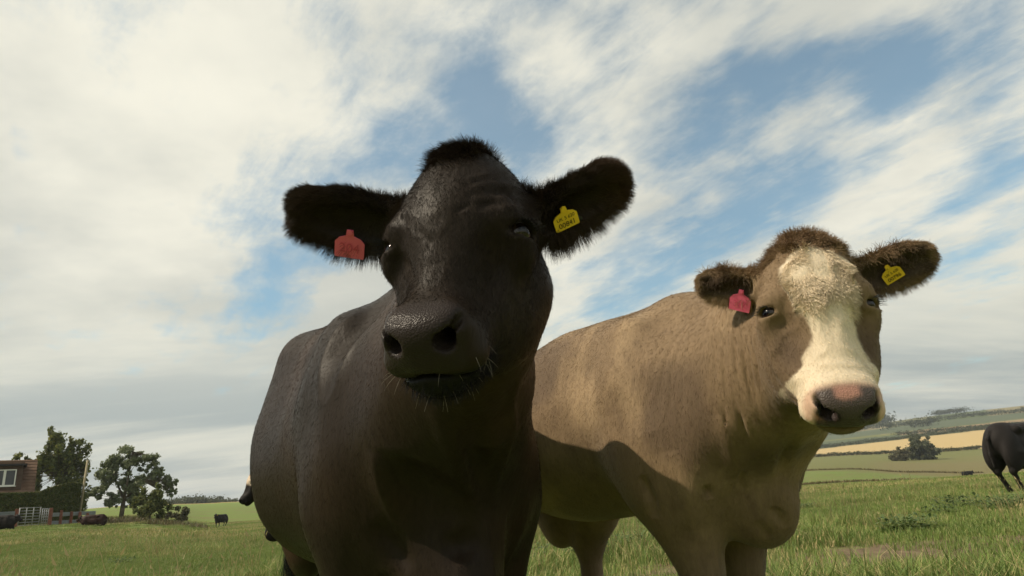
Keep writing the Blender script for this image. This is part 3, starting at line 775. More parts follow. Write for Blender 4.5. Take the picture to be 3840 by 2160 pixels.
# seeding stems
def stems(rng, n):
    V = []; T = []; C = []
    for k in range(n):
        a = rng.random()*6.28; x, y = rng.normal(size=2)*.14; h = .2+.28*rng.random(); lx, ly = math.cos(a)*h*.25, math.sin(a)*h*.25; w = .003
        nb = len(V); V += [(x-w, y, 0), (x+w, y, 0), (x+lx*.4+w, y+ly*.4, h*.6), (x+lx*.4-w, y+ly*.4, h*.6), (x+lx, y+ly, h), (x+lx*.8+.009, y+ly*.8+.006, h*.86), (x+lx*.7-.009, y+ly*.7-.006, h*.84)]
        T += [(nb, nb+1, nb+2), (nb, nb+2, nb+3), (nb+3, nb+2, nb+4), (nb+5, nb+4, nb+6)]
        C += [(.34, .29, .14)]*7
    return np.array(V), np.array(T), np.array(C)
src_s = [source('stems_a', *stems(rng, 16), M_GRASS), source('stems_b', *stems(rng, 9), M_GRASS)]
p = sector(650, 5.5, 30, -45, 45, 1.4); P3 = np.column_stack([p, land(p[:, 0], p[:, 1])]); keep = vnoise(P3*np.array([1, 1, 0])+7, .45) > -.05; P3 = P3[keep]
scatter_obj('seeding_stems', P3, rng.random(len(P3))*6.28, .7+.6*rng.random(len(P3)), rng.integers(0, 2, len(P3)), src_s, 'dry straw coloured stems gone to seed among the grass', 'grass')
M_BLACK = coat_mat('black_coat', .46, .095, .0, stretch=(70, 70, 18), bs=.25)
M_BROWN = coat_mat('brown_coat', .75, .2, .12, stretch=(75, 75, 16), dark=.8, lite=1.18)
M_EYE, _nt, _b = new_mat('eye_gloss')
_v = node(_nt, 'ShaderNodeVertexColor'); _v.layer_name = 'Col'; _nt.links.new(_v.outputs['Color'], _b.inputs['Base Color'])
_b.inputs['Roughness'].default_value = .1; _b.inputs['Specular IOR Level'].default_value = .5
M_TAG_PINK = simple('tag_pink', (.76, .13, .22), .45, .4)
M_TAG_YELLOW = simple('tag_yellow', (.85, .55, .03), .4, .4)
M_TAG_BLACK = simple('tag_black', (.03, .028, .03), .5, .4)
M_PRINT = simple('tag_print', (.03, .02, .015), .6, .2)
M_PRINT_PINK = simple('tag_print_pink', (.58, .085, .15), .6, .2)

def cow_mesh(B, H, ears, o):
    lo, hi = o['box']
    axs = [axis_steps(lo[i], hi[i], o['fine'][0][i], o['fine'][1][i], o['step'][0], o['step'][1]) for i in range(3)]
    f = Field(*axs)
    body_solids(f, B, o); neck_solids(f, B, H, o)
    if o.get('extra'): o['extra'](f, B, H)
    head_solids(f, H, ears, o)
    V, Q = f.mesh()
    return V, Q

def finish_cow(root, V, Q, colr, wet, mat):
    b = mesh_obj('body', V, Q, mat, root, colr)
    a = b.data.attributes.new('wet', 'FLOAT', 'POINT'); a.data.foreach_set('value', wet.astype(np.float32))
    return b

def cam_frame(px, py, d, yaw, pitch, roll, s):
    """a head frame at a photo position: turned from squarely facing the lens"""
    z = -unit(ray_dir(px, py)); x = unit(np.cross(c_up, z)); y = np.cross(z, x)
    M = np.stack([x, y, z], 1) @ rz(roll*D2R) @ ry(yaw*D2R) @ rx(pitch*D2R)
    F_ = Frame(at(px, py, d), M[:, 0], M[:, 1], M[:, 2], s); F_.V = np.stack([x, y, z], 1); return F_
def body_frame(x, y, head_deg, s=1.0, z=0.0):
    a = head_deg*D2R
    return Frame((x, y, z), (math.sin(a), -math.cos(a), 0), (math.cos(a), math.sin(a), 0), (0, 0, 1), s)

M_HAIR = hair_mat('coat_hair', .45, .3, .09)
M_WHISKER = hair_mat('whisker_hair', .4, .3, .4, c=(.26, .22, .17))

def muzzle_xyz(L, o):
    """head coordinates brought back to the straight muzzle the solids are written in"""
    NL, TA = o.get('nose', 1.0), o.get('tau', 0.0); P = L.copy(); P[:, 1] -= .2*(1-NL)
    piv = np.array([0, -.20, -.07]); P = (P-piv) @ rx(TA) + piv; P[:, 2] = (P[:, 2]+.05)/o.get('mzs', 1.0)-.05; return P

def coat(root, name, V, N, Q, w, n, flow, length, lay, rad, C, seed, droop=None, seg=3, curl=0.0, jit=.25):
    P, nn, rng, c = scatter(V, N, Q, w, n, seed, C)
    fl = flow(P); fl = fl - nn*(fl*nn).sum(1)[:, None]; fl /= np.maximum(np.linalg.norm(fl, axis=1), 1e-6)[:, None]
    d = fl*lay + nn*(1-lay) + rng.normal(size=P.shape)*jit
    ln = length*(.6+.8*rng.random(n))
    return fur(name, root, M_HAIR, P-nn*.001, d, ln, rad, seg, droop, curl, seed, .2, c)

def ear_hair(root, H, sx, spec, V, N, Q, C, n, length, seed, rad=.0004):
    """long hair standing off the rim and the inside of an ear"""
    E = ear_frame(H, sx, spec); L = E.inv(V)
    near = (L[:, 0] > .035) & (L[:, 0] < .24) & (np.abs(L[:, 1]) < .085) & (np.abs(L[:, 2]) < .06)
    rim = np.clip(np.abs(L[:, 1])/.05, 0, 1)**2 + sstep(L[:, 0], .15, .2)
    w = near*(.25+rim)
    P, nn, rng, c = scatter(V, N, Q, w, n, seed, C)
    l = E.inv(P)
    rad_dir = E.B[:, 0]*((l[:, 0]-.09)*1.0)[:, None] + E.B[:, 1]*(l[:, 1]*1.5)[:, None]
    rad_dir /= np.maximum(np.linalg.norm(rad_dir, axis=1), 1e-6)[:, None]
    cl = np.stack([vnoise(P, 75), vnoise(P+9, 75), vnoise(P+17, 75)], 1)
    d = nn*.35 + rad_dir*.75 + E.B[:, 0]*.35 + np.array([0, 0, -.22]) + rng.normal(size=P.shape)*.16 + cl*.55
    k = .45 + .75*np.clip(np.abs(l[:, 1])/.05, 0, 1)
    k = k*(1.0 - .5*sstep(rad_dir[:, 2], .1, .8) + .35*sstep(-rad_dir[:, 2], .1, .8))
    ln = length*k*(.5+.9*rng.random(n))
    return fur('ear_hair', root, M_HAIR, P-nn*.001, d, ln, rad, 4, np.array([0, 0, -.45]), 0, seed, .15, c)

def groove(V, N, curves):
    """raise or sink the skin along curves; each curve is found on the surface where the photo shows it"""
    R_ = V-CAM_POS; dist = np.linalg.norm(R_, axis=1); U_ = R_/dist[:, None]; fr_ = (N*U_).sum(1) < .15
    idx_f = np.nonzero(fr_)[0]; D = np.zeros(len(V))
    for (pts, amp, wid) in curves:
        P3 = []
        for (x, y) in pts:
            q = unit(ray_dir(x, y)); c = U_[idx_f] @ q; k = np.nonzero(c > math.cos(.0042))[0]
            if len(k) == 0: k = np.nonzero(c > math.cos(.012))[0]
            if len(k) == 0: continue
            P3.append(V[idx_f[k[dist[idx_f[k]].argmin()]]])
        cum = np.concatenate([[0], np.cumsum([np.linalg.norm(b-a) for a, b in zip(P3, P3[1:])])]) if len(P3) > 1 else [0, 1]
        for i_s, (a, b) in enumerate(zip(P3, P3[1:])):
            ba = b-a; l2 = max(float(ba@ba), 1e-9); box = np.nonzero(np.linalg.norm(V-(a+b)/2, axis=1) < math.sqrt(l2)*.5+wid*3)[0]
            h = np.clip(((V[box]-a) @ ba)/l2, 0, 1); d = np.linalg.norm(V[box]-a-h[:, None]*ba, axis=1)
            u_s = (cum[i_s]+h*(cum[i_s+1]-cum[i_s]))/cum[-1]
            v = amp*np.exp(-(d/wid)**2)*np.sin(math.pi*np.clip(u_s, 0, 1))**.8; D[box] = np.where(np.abs(v) > np.abs(D[box]), v, D[box])
    return V + N*D[:, None]

# ---- the black cow in front
BK_H = cam_frame(1655, 852, 1.26, -25, -39, 9, 1.09)
BK_B = body_frame(-.31, 2.05, 26)
BK_EARS = (dict(base=(.108, .095, -.12), axis=(-1, .14, -.08), open=(0, -.35, .9), size=1.24),
           dict(base=(.11, .058, -.11), axis=(.89, .42, -.12), open=(.05, -.4, .9), size=1.05))
_hl = BK_B.inv(at(1165, 2135, 3.25)[None])[0]; _tl = BK_B.inv(at(1098, 2080, 3.55)[None])[0]
BK = dict(nose=.80, tau=-.62, mzs=.95, chin_z=-.129, gape=.0026, muz=.90, nostril=(.9, .95), poll=(.165, -.075, .060, -.012), chin=-.012, thigh=.12, top=1.355, rise=.11, hook=(-.88, .21), loin=.30, lip=.0, belly=.85, jaw=-.030,
          w=1.07, eyeh=.0150, eye=(.119, .006, -.060),
          legs=[(.02, -.2, .05, -.19, 1), (.02, .21, .05, .19, 1), (_hl[0]+.2, _hl[1]-.04, _hl[0]+.12, _hl[1], 0), (-1.3, .22, -1.4, .26, 0)],
          tail=[(-1.58, 0, 1.24), (-1.66, _tl[1]*.5, 1.1), (-1.62, _tl[1], .85), (_tl[0], _tl[1], _tl[2]+.12)],
          box=((-1.6, .75, -.02), (.55, 4.0, 1.62)), fine=((-.5, .85, .8), (.3, 1.45, 1.5)), step=(.0052*FINE, .015*FINE))
V, Q = cow_mesh(BK_B, BK_H, BK_EARS, BK)
N = vert_normals(V, Q); L = BK_H.inv(V); W_ = BK_B.inv(V); Z = muzzle_xyz(L, BK)
# slack skin: folds down the neck and chest, wrinkles over the eyes
head = sstep(L[:, 2], -.25, -.12)*sstep(L[:, 1], -.42, -.2)*sstep(np.linalg.norm(L-np.array([0, -.05, -.08]), axis=1), .36, .29)
V = relax(V, Q, 45, .5, (1-head)*sstep(np.linalg.norm(L, axis=1), .38, .5)*sstep(W_[:, 2], .45, .62)); N = vert_normals(V, Q)
neck = sstep(W_[:, 0], -.05, .15)*(1-head)
V = V + N*(.013*neck*(1-np.abs(vnoise(W_*np.array([1, 1, .22]), 8.0))*2))[:, None]
V = V + N*(.006*vnoise(W_, 6.0)*(1-head))[:, None]
brow = np.exp(-((L[:, 1]-.055)/.05)**2)*np.exp(-((np.abs(L[:, 0])-.07)/.05)**2)*sstep(L[:, 2], -.1, -.04)
V = V + N*(.0016*brow*np.sin(L[:, 1]*190+np.abs(L[:, 0])*-150+3.5*vnoise(L, 16.0))*sstep(vnoise(L+4, 12.0), -.3, .4))[:, None]
V = V + N*(.0012*head*(1-np.abs(vnoise(L, 26.0))*2)*sstep(Z[:, 1], -.25, -.19))[:, None]
V = groove(V, N, [([(1620, 1530), (1660, 1620), (1700, 1720), (1760, 1880), (1850, 2040)], .014, .024), ([(1955, 1420), (1925, 1560), (1890, 1740), (1870, 1900)], .011, .016),
                  ([(1500, 1690), (1560, 1800), (1620, 1890)], -.014, .04), ([(1400, 1960), (1490, 2090), (1530, 2155)], -.022, .03), ([(1400, 1700), (1440, 1850), (1560, 2000)], .013, .03),
                  ([(1770, 1560), (1800, 1700), (1830, 1850)], -.016, .03), ([(1700, 1980), (1760, 2100)], -.02, .03),
                  ([(1690, 795), (1730, 770), (1775, 750)], -.0045, .006), ([(1844, 728), (1894, 704), (1935, 740), (1958, 779)], -.005, .008), ([(1800, 760), (1850, 745), (1890, 780)], -.003, .006), ([(1470, 955), (1525, 1003), (1545, 1060)], -.006, .013),
                  ([(1880, 960), (1850, 1060), (1800, 1120)], -.006, .02), ([(1560, 860), (1600, 900), (1590, 960)], -.003, .008)])
N = vert_normals(V, Q)
near = sstep(np.linalg.norm(L-np.array([0, -.08, -.06]), axis=1), .40, .33)
pad = sstep(Z[:, 2], -.105, -.095)*sstep(Z[:, 1], -.238, -.262)*sstep(np.abs(L[:, 0]), .078, .062)*(Z[:, 2] > -.11)*near
C = np.empty_like(V); C[:] = (.0205, .0142, .0098)
C = lerp(C, np.array([.041, .0232, .0138]), .9*sstep(vnoise(W_, 2.6)+.35*vnoise(W_, 7), -.5, .5)*(1-head))
C = lerp(C, np.array([.034, .0255, .018]), .6*sstep(vnoise(L, 9), -.3, .8)*head)
C = lerp(C, np.array([.027, .0205, .018]), pad)
C = lerp(C, np.array([.012, .011, .011]), near*sstep(Z[:, 2], -.10, -.115)*sstep(Z[:, 1], -.18, -.22))
bk_root = tag(empty('black_cow', (BK_B.o[0], BK_B.o[1], 0)), 'big black cow nearest the lens, head raised, pink tag in one ear', 'cow')
finish_cow(bk_root, V, Q, C, pad, M_BLACK)
for s in (-1, 1): eye_obj(bk_root, BK_H, s, BK['eye'], M_EYE)
dn = lambda P: np.tile(-BK_H.B[:, 1], (len(P), 1))
back = lambda P: np.tile(-BK_B.B[:, 0]*.5 - BK_B.B[:, 2], (len(P), 1))
front = (N @ -c_fw > -.25).astype(float)
eyes_off = np.ones(len(V))
for s in (-1, 1):
    ec = eye_axes(BK_H, s, BK['eye']); eyes_off *= (np.linalg.norm(V-(ec[0]+ec[1]*.022), axis=1) > .024)
coat(bk_root, 'face_hair', V, N, Q, front*head*(1-pad)*sstep(Z[:, 1], -.27, -.2)*eyes_off, 60000, dn, .010, .82, .00028, C*1.1, 11, jit=.15)
coat(bk_root, 'coat_hair', V, N, Q, front*(1-head), 170000, back, .012, .92, .00030, C*1.15, 12, jit=.09)
for s, sp in ((-1, BK_EARS[0]), (1, BK_EARS[1])): ear_hair(bk_root, BK_H, s, sp, V, N, Q, C*2.0, 16000, .026, 21+s)
# forelock on the poll
w = sstep(L[:, 1], .11, .20)**1.5*sstep(np.abs(L[:, 0]+.012), .065, .03)*head
P, nn, rng, c = scatter(V, N, Q, w, 9000, 5, C*2.4)
l = BK_H.inv(P)
d = nn*.7 + BK_H.B[:, 2]*.35 + BK_H.B[:, 0]*(l[:, 0]*3)[:, None] + rng.normal(size=P.shape)*.15 + .7*np.stack([vnoise(P, 60), vnoise(P+9, 60), vnoise(P+17, 60)], 1)
fur('forelock', bk_root, M_HAIR, P-nn*.002, d, (.015+.018*sstep(l[:, 1], .13, .2))*(.5+.8*rng.random(9000)), .00045, 5, BK_H.B[:, 2]*.7-BK_H.B[:, 1]*1.3, .1, 6, .2, c)
# whiskers on lips and chin, lashes
w = near*sstep(Z[:, 2], -.075, -.095)*sstep(Z[:, 1], -.2, -.24)*(1-pad)*front
P, nn, rng = scatter(V, N, Q, w, 46, 8)
fur('whiskers', bk_root, M_WHISKER, P, nn+rng.normal(size=P.shape)*.35-BK_H.B[:, 1]*.2, .032*(.3+.9*rng.random(46)), .0003, 4, np.array([0, 0, -.5]), 0, 9, .3)
w = near*sstep(Z[:, 2], -.118, -.13)*sstep(Z[:, 1], -.18, -.22)*front
P, nn, rng, c = scatter(V, N, Q, w, 800, 18, C)
fur('chin_hair', bk_root, M_HAIR, P, nn*.6-BK_H.B[:, 1]*.5+rng.normal(size=P.shape)*.3, .020*(.4+.8*rng.random(800)), .0004, 4, np.array([0, 0, -.6]), 0, 19, .3, c)
for s in (-1, 1):
    ec, lk, wd_, up_ = eye_axes(BK_H, s, BK['eye']); t_ = np.linspace(-1, 1, 40); rr = np.random.default_rng(s+5)
    P = ec + lk*.030 + np.outer(t_, wd_)*.024 + np.outer(1-t_*t_, up_)*.013
    fur('eyelashes', bk_root, M_HAIR, P, lk*.9+up_*.25+np.outer(t_, wd_)*.4+rr.normal(size=P.shape)*.15, .026, .00045, 4, np.array([0, 0, -.5]), 0, 31, .3, np.full((40, 3), .012))
# tail switch
P = np.tile(BK_B.p(_tl[0], _tl[1], _tl[2]+.16), (900, 1)) + np.random.default_rng(2).normal(size=(900, 3))*.012
fur('tail_switch', bk_root, M_HAIR, P, np.tile([0, 0, -1.0], (900, 1))+np.random.default_rng(3).normal(size=(900, 3))*.08, .30*(.6+.5*np.random.default_rng(4).random(900)), .0008, 4, None, .05, 41, .3, np.full((900, 3), .012))
E_ = ear_frame(BK_H, -1, BK_EARS[0])
ear_tag('ear_tag', bk_root, E_, (.115, .012), (.062, .062), [M_TAG_PINK, M_PRINT_PINK], [('204', 0, -.048, .030)], label='pink ear tag', off=.019, side=-1)
E_ = ear_frame(BK_H, 1, BK_EARS[1])
ear_tag('ear_tag', bk_root, E_, (.072, .012), (.052, .046), [M_TAG_YELLOW, M_PRINT], [('UK 5 620', 0, -.024, .0105), ('00841', 0, -.040, .0155)], label='yellow ear tag', off=.015)
ear_tag('ear_tag', bk_root, E_, (.078, -.004), (.060, .055), [M_TAG_BLACK, M_TAG_BLACK], label='black ear tag behind the yellow one', off=.008)

# ---- the brown cow beside it
BR_H = cam_frame(3080, 1120, 1.72, 14, -28, 6, 1.08)
BR_B = body_frame(.62, 2.45, 27)
BR_EARS = (dict(base=(.10, .112, -.112), axis=(-1, .04, -.1), open=(0, -.3, .9), size=.84),
           dict(base=(.10, .10, -.12), axis=(.92, .36, -.1), open=(0.05, -.3, .9), size=1.03))
BR = dict(hindw=1.28, neck=[((.02, 0, 1.22), .12, (0, .06, -.20), .10, .08), ((.08, 0, 1.04), .20, (0, -.02, -.19), .125, .09), ((.20, .02, .86), .20, (0, -.09, -.20), .115, .09)],
          nose=.96, tau=-.30, mzs=.80, chin_z=-.128,  muz=.86, nostril=(.9, .9), brisk=.82, dewlap=(.27, .03, .80),  poll=(.168, -.08), rib=(.96, .385), rise=.0, belly=.95, chest=.80, brisket=(.22, .03, .60), top=1.365, w=1.0, eye=(.106, -.002, -.055),
          legs=[(.05, -.17, .12, -.12, 1), (.0, .15, -.02, .12, 1), (-1.25, -.2, -1.45, -.2, 0), (-.99, .24, -1.17, .24, 0)],
          box=((-.75, 1.2, -.02), (1.35, 4.4, 1.62)), fine=((.36, 1.3, .52), (1.15, 2.30, 1.4)), step=(.0056*FINE, .014*FINE))
V, Q = cow_mesh(BR_B, BR_H, BR_EARS, BR)
N = vert_normals(V, Q); L = BR_H.inv(V); W_ = BR_B.inv(V); Z = muzzle_xyz(L, BR)
head = sstep(L[:, 2], -.22, -.12)*sstep(L[:, 1], -.42, -.2)*sstep(np.linalg.norm(L-np.array([0, -.05, -.08]), axis=1), .36, .29)
V = relax(V, Q, 10, .5, (1-head)*sstep(np.linalg.norm(L, axis=1), .38, .5)); N = vert_normals(V, Q)
nd = unit(BR_H.p(0, -.05, -.2)-BR_B.p(.05, 0, 1.05)); u = (V-BR_B.p(.05, 0, 1.05)) @ nd
neck = sstep(u, .03, .16)*(1-head)*sstep(W_[:, 2], .78, .95)
fold = np.sin((u+.022*vnoise(W_*np.array([1, 1, .35]), 9.0)+.008*vnoise(W_, 22.0))*2*math.pi/.032)
V = V + N*(.8*.0042*neck*fold*np.clip(.35+1.1*vnoise(W_*np.array([1.6, 1, .5]), 6.0), 0, 1))[:, None]
low = sstep(W_[:, 0], .05, .2)*sstep(W_[:, 2], .95, .75)*(1-head)
V = V + N*(.008*low*(1-np.abs(vnoise(W_*np.array([.8, 1.3, .35]), 8.0))*2.2))[:, None]
V = V + N*(.005*vnoise(W_, 5.5)*(1-head))[:, None]
V = V + N*(.002*head*(1-np.abs(vnoise(L, 26.0))*2)*sstep(Z[:, 1], -.25, -.19))[:, None]
_wr = [[(2708, 1165), (2716, 1270), (2732, 1376)], [(2730, 1172), (2745, 1290), (2756, 1400), (2790, 1470)], [(2750, 1182), (2775, 1310), (2790, 1420), (2830, 1540)], [(2775, 1200), (2795, 1330), (2812, 1430), (2850, 1580)],
       [(2800, 1240), (2825, 1370), (2845, 1460)], [(2690, 1175), (2698, 1290), (2704, 1380), (2722, 1500)], [(2668, 1180), (2672, 1300), (2680, 1420)], [(2740, 1480), (2770, 1580), (2800, 1680)], [(2700, 1500), (2720, 1620), (2760, 1740)]]
V = groove(V, N, [(w_, -.0100*(.5+.5*((i_*7) % 5)/4), .0075) for i_, w_ in enumerate(_wr)] +
           [([(2968, 1640), (2958, 1720), (2938, 1800)], -.018, .026), ([(2792, 1770), (2780, 1825), (2800, 1852)], -.007, .010), ([(2660, 1825), (2664, 1880)], -.018, .012), ([(2900, 1900), (2940, 1960), (2960, 1985)], -.009, .016),
            ([(2835, 1960), (2885, 2030)], -.009, .016), ([(2330, 1230), (2385, 1450), (2420, 1620)], -.013, .06), ([(2400, 1790), (2438, 1890), (2448, 1950)], -.018, .02), ([(2980, 1850), (2935, 1870), (2850, 1880)], .008, .035), ([(2700, 1560), (2740, 1700), (2760, 1800)], .012, .03), ([(2500, 1700), (2560, 1860), (2590, 2000)], .012, .045)])
N = vert_normals(V, Q)
near = sstep(np.linalg.norm(L-np.array([0, -.08, -.06]), axis=1), .40, .33)
pad = sstep(Z[:, 2], -.108, -.098)*sstep(Z[:, 1], -.245, -.266)*sstep(np.abs(L[:, 0]), .072, .060)*(Z[:, 2] > -.112)*near
C = np.empty_like(V); C[:] = (.195, .132, .074)
C = lerp(C, np.array([.30, .21, .12]), sstep(vnoise(W_, 4.0)+.6*vnoise(W_*np.array([1, 1, .6]), 12), -.1, .8))
C = lerp(C, np.array([.105, .070, .043]), .8*sstep(vnoise(W_+3, 3.1)+.5*vnoise(W_*np.array([1, 1, .5]), 11), .1, .9))
spk = sstep(vnoise(W_*np.array([1, 1, .5]), 38.0)+.5*vnoise(W_, 90.0), .25, .8)
C = lerp(C, np.array([.11, .07, .042]), .32*spk*(1-head))
C = lerp(C, np.array([.15, .105, .07]), .6*sstep(W_[:, 2], .55, .35))                       # greyer legs
C = lerp(C, np.array([.085, .055, .034]), head*.8*np.exp(-((L[:, 1]+.11)/.07)**2)*np.exp(-((np.abs(L[:, 0])-.085)/.05)**2))
C = lerp(C, np.array([.15, .098, .058]), sstep(L[:, 1], .12, .17)*head)
nz = .012*vnoise(L, 22)+.006*vnoise(L, 60)
wb = np.interp(L[:, 1], [-.2, -.15, -.09, -.02, .04, .10, .15], [.16, .072, .052, .068, .085, .078, .03])
blaze = near*sstep(np.abs(L[:, 0]-.008)+nz, wb+.006, wb-.006)*sstep(L[:, 2], -.17, -.13)*sstep(L[:, 1]+nz, .145, .13)
mz_w = near*sstep(Z[:, 1]+nz, -.175, -.195)*sstep(Z[:, 2], -.20, -.17)
cream = np.array([.68, .57, .42])
C = lerp(C, cream, np.maximum(blaze, mz_w))
C = lerp(C, np.array([.17, .12, .075]), near*sstep(Z[:, 2], -.098, -.107)*sstep(Z[:, 1], -.15, -.19))
C = lerp(C, np.array([.50, .22, .16]), near*.5*sstep(Z[:, 1], -.235, -.262)*sstep(Z[:, 2], -.10, -.085)*sstep(np.abs(L[:, 0]), .092, .078))
C = lerp(C, np.array([.075, .058, .052]), pad*(1-.0*nz))
C = lerp(C, np.array([.45, .23, .17]), .75*pad*sstep(Z[:, 2]+nz*.8, -.004, .004)*sstep(np.abs(L[:, 0]-.0), .034, .018))
C = lerp(C, np.array([.52, .24, .18]), np.exp(-((L[:, 0]+.068)/.014)**2-((Z[:, 2]+.062)/.014)**2)*pad)
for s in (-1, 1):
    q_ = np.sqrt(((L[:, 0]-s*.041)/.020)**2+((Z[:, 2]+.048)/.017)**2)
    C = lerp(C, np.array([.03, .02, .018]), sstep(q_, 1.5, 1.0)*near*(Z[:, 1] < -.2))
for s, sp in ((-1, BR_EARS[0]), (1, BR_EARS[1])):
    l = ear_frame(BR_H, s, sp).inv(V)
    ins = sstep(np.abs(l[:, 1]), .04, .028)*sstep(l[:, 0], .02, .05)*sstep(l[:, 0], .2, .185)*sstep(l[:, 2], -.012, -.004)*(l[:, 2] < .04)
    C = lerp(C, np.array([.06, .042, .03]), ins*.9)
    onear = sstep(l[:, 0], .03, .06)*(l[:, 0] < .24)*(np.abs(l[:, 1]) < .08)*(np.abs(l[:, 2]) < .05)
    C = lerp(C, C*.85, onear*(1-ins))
br_root = tag(empty('brown_cow', (BR_B.o[0], BR_B.o[1], 0)), 'brown cow with a cream white face standing beside the big black cow', 'cow')
finish_cow(br_root, V, Q, C, pad, M_BROWN)
for s in (-1, 1): eye_obj(br_root, BR_H, s, BR['eye'], M_EYE)
front = (N @ -c_fw > -.25).astype(float)
eyes_off = np.ones(len(V))
for s in (-1, 1):
    ec = eye_axes(BR_H, s, BR['eye']); eyes_off *= (np.linalg.norm(V-(ec[0]+ec[1]*.022), axis=1) > .024)
dn = lambda P: np.tile(-BR_H.B[:, 1], (len(P), 1)) + .8*np.stack([vnoise(P, 30), vnoise(P+9, 30), vnoise(P+17, 30)], 1)
back = lambda P: np.tile(-BR_B.B[:, 0]*.35 - BR_B.B[:, 2], (len(P), 1))
coat(br_root, 'face_hair', V, N, Q, front*head*(1-pad)*sstep(Z[:, 1], -.28, -.22)*eyes_off, 45000, dn, .008, .86, .0004, C*1.1, 51, jit=.15)
coat(br_root, 'coat_hair', V, N, Q, front*(1-head), 200000, back, .013, .92, .00040, C*1.08, 52, jit=.10)
for s, sp in ((-1, BR_EARS[0]), (1, BR_EARS[1])): ear_hair(br_root, BR_H, s, sp, V, N, Q, C*1.6, 9000, .017, 61+s, .0005)
w = sstep(L[:, 1], .12, .17)*head*front
P, nn, rng, c = scatter(V, N, Q, w, 9000, 55, C*1.5)
fur('forelock', br_root, M_HAIR, P-nn*.002, nn*.6-BR_H.B[:, 1]*.15+rng.normal(size=P.shape)*.2+1.0*np.stack([vnoise(P, 42), vnoise(P+9, 42), vnoise(P+17, 42)], 1), .028*(.5+.8*rng.random(9000)), .0006, 5, BR_H.B[:, 2]*.2-BR_H.B[:, 1]*.5, .5, 56, .3, c)
w = blaze*sstep(L[:, 1], -.06, .02)*front
P, nn, rng, c = scatter(V, N, Q, w, 9000, 57, C*1.1)
fur('blaze_hair', br_root, M_HAIR, P-nn*.002, nn*.45-BR_H.B[:, 1]*.5+.9*np.stack([vnoise(P, 26), vnoise(P+9, 26), vnoise(P+17, 26)], 1), .015*(.6+.7*rng.random(9000)), .0006, 5, -BR_H.B[:, 1]*.4, .3, 58, .3, c)
for s in (-1, 1):
    ec, lk, wd_, up_ = eye_axes(BR_H, s, BR['eye']); t_ = np.linspace(-1, 1, 40); rr = np.random.default_rng(s+5)
    P = ec + lk*.030 + np.outer(t_, wd_)*.024 + np.outer(1-t_*t_, up_)*.013
    fur('eyelashes', br_root, M_HAIR, P, lk*.9+up_*.25+np.outer(t_, wd_)*.4+rr.normal(size=P.shape)*.15, .02, .00045, 4, np.array([0, 0, -.5]), 0, 71, .3, np.full((40, 3), .06))
E_ = ear_frame(BR_H, -1, BR_EARS[0])
ear_tag('ear_tag', br_root, E_, (.062, .01), (.058, .062), [M_TAG_PINK, M_PRINT_PINK], [('317', 0, -.048, .026)], label='pink ear tag', off=.024, tilt=.15, turn=-.1, side=-1)
E_ = ear_frame(BR_H, 1, BR_EARS[1])
ear_tag('ear_tag', br_root, E_, (.098, .012), (.050, .047), [M_TAG_YELLOW, M_PRINT], [('UK 5 620', 0, -.025, .0095), ('00796', 0, -.041, .0145)], label='yellow ear tag', off=.012, tilt=-.25)
# ------------------------------------------------------------------ trees, hedge, farm things
M_LEAF = leaf_mat('tree_leaf', None, .15, .55, .35)
M_BARK = simple('bark', (.11, .09, .065), .9, .1, .35, 3.0)
M_WOOD_RED = simple('red_brown_post', (.20, .085, .06), .85, .15, .3, 6.0)
M_POLE = simple('pale_pole_wood', (.34, .29, .19), .85, .15, .2, 3.0)
M_GALV = simple('galvanised_steel', (.30, .31, .31), .5, .5, .15, 4.0, .25)
M_BARRIER = simple('grey_barrier_steel', (.20, .22, .24), .55, .4, .2, 2.0, .2)
M_CLAD = simple('brown_cladding', (.095, .065, .052), .85, .15, .25, 2.5)
M_TILE = simple('brown_roof_tile', (.15, .095, .065), .9, .1, .3, 1.4)
M_FASCIA = simple('dark_fascia', (.03, .028, .03), .7, .3)
M_WHITE = simple('white_frame', (.72, .72, .68), .5, .4)
M_PANE, _nt, _b = new_mat('window_glass'); _b.inputs['Base Color'].default_value = (.03, .035, .04, 1); _b.inputs['Roughness'].default_value = .05; _b.inputs['Specular IOR Level'].default_value = .6
M_WALLH = simple('brown_render', (.21, .15, .115), .9, .1, .2, 1.5)

class MB:
    def __init__(self): self.V = []; self.F = []
    def box(self, c, s, R=None):
        R = np.eye(3) if R is None else R; n = len(self.V); s = np.array(s)/2
        for x in (-1, 1):
            for y in (-1, 1):
                for z in (-1, 1): self.V.append(np.asarray(c)+R @ (np.array([x, y, z])*s))
        for f in ((0, 1, 3, 2), (4, 6, 7, 5), (0, 4, 5, 1), (2, 3, 7, 6), (0, 2, 6, 4), (1, 5, 7, 3)): self.F.append(tuple(n+i for i in f))
        return self
    def tube(self, a, b, ra, rb, n=8, cap=True):
        a, b = np.asarray(a, float), np.asarray(b, float); d = unit(b-a); u = unit(np.cross(d, [.3, .5, .81])); v = np.cross(d, u); k = len(self.V)
        for q, r in ((a, ra), (b, rb)):
            for j in range(n): t = 6.28318*j/n; self.V.append(q+r*(u*math.cos(t)+v*math.sin(t)))
        for j in range(n): self.F.append((k+j, k+(j+1) % n, k+n+(j+1) % n, k+n+j))
        if cap: self.F.append(tuple(k+n+j for j in range(n))); self.F.append(tuple(k+j for j in range(n))[::-1])
        return self
    def build(self, name, mat, parent=None, smooth=False): return mesh_obj(name, self.V, [tuple(f) for f in self.F], mat, parent, smooth=smooth)

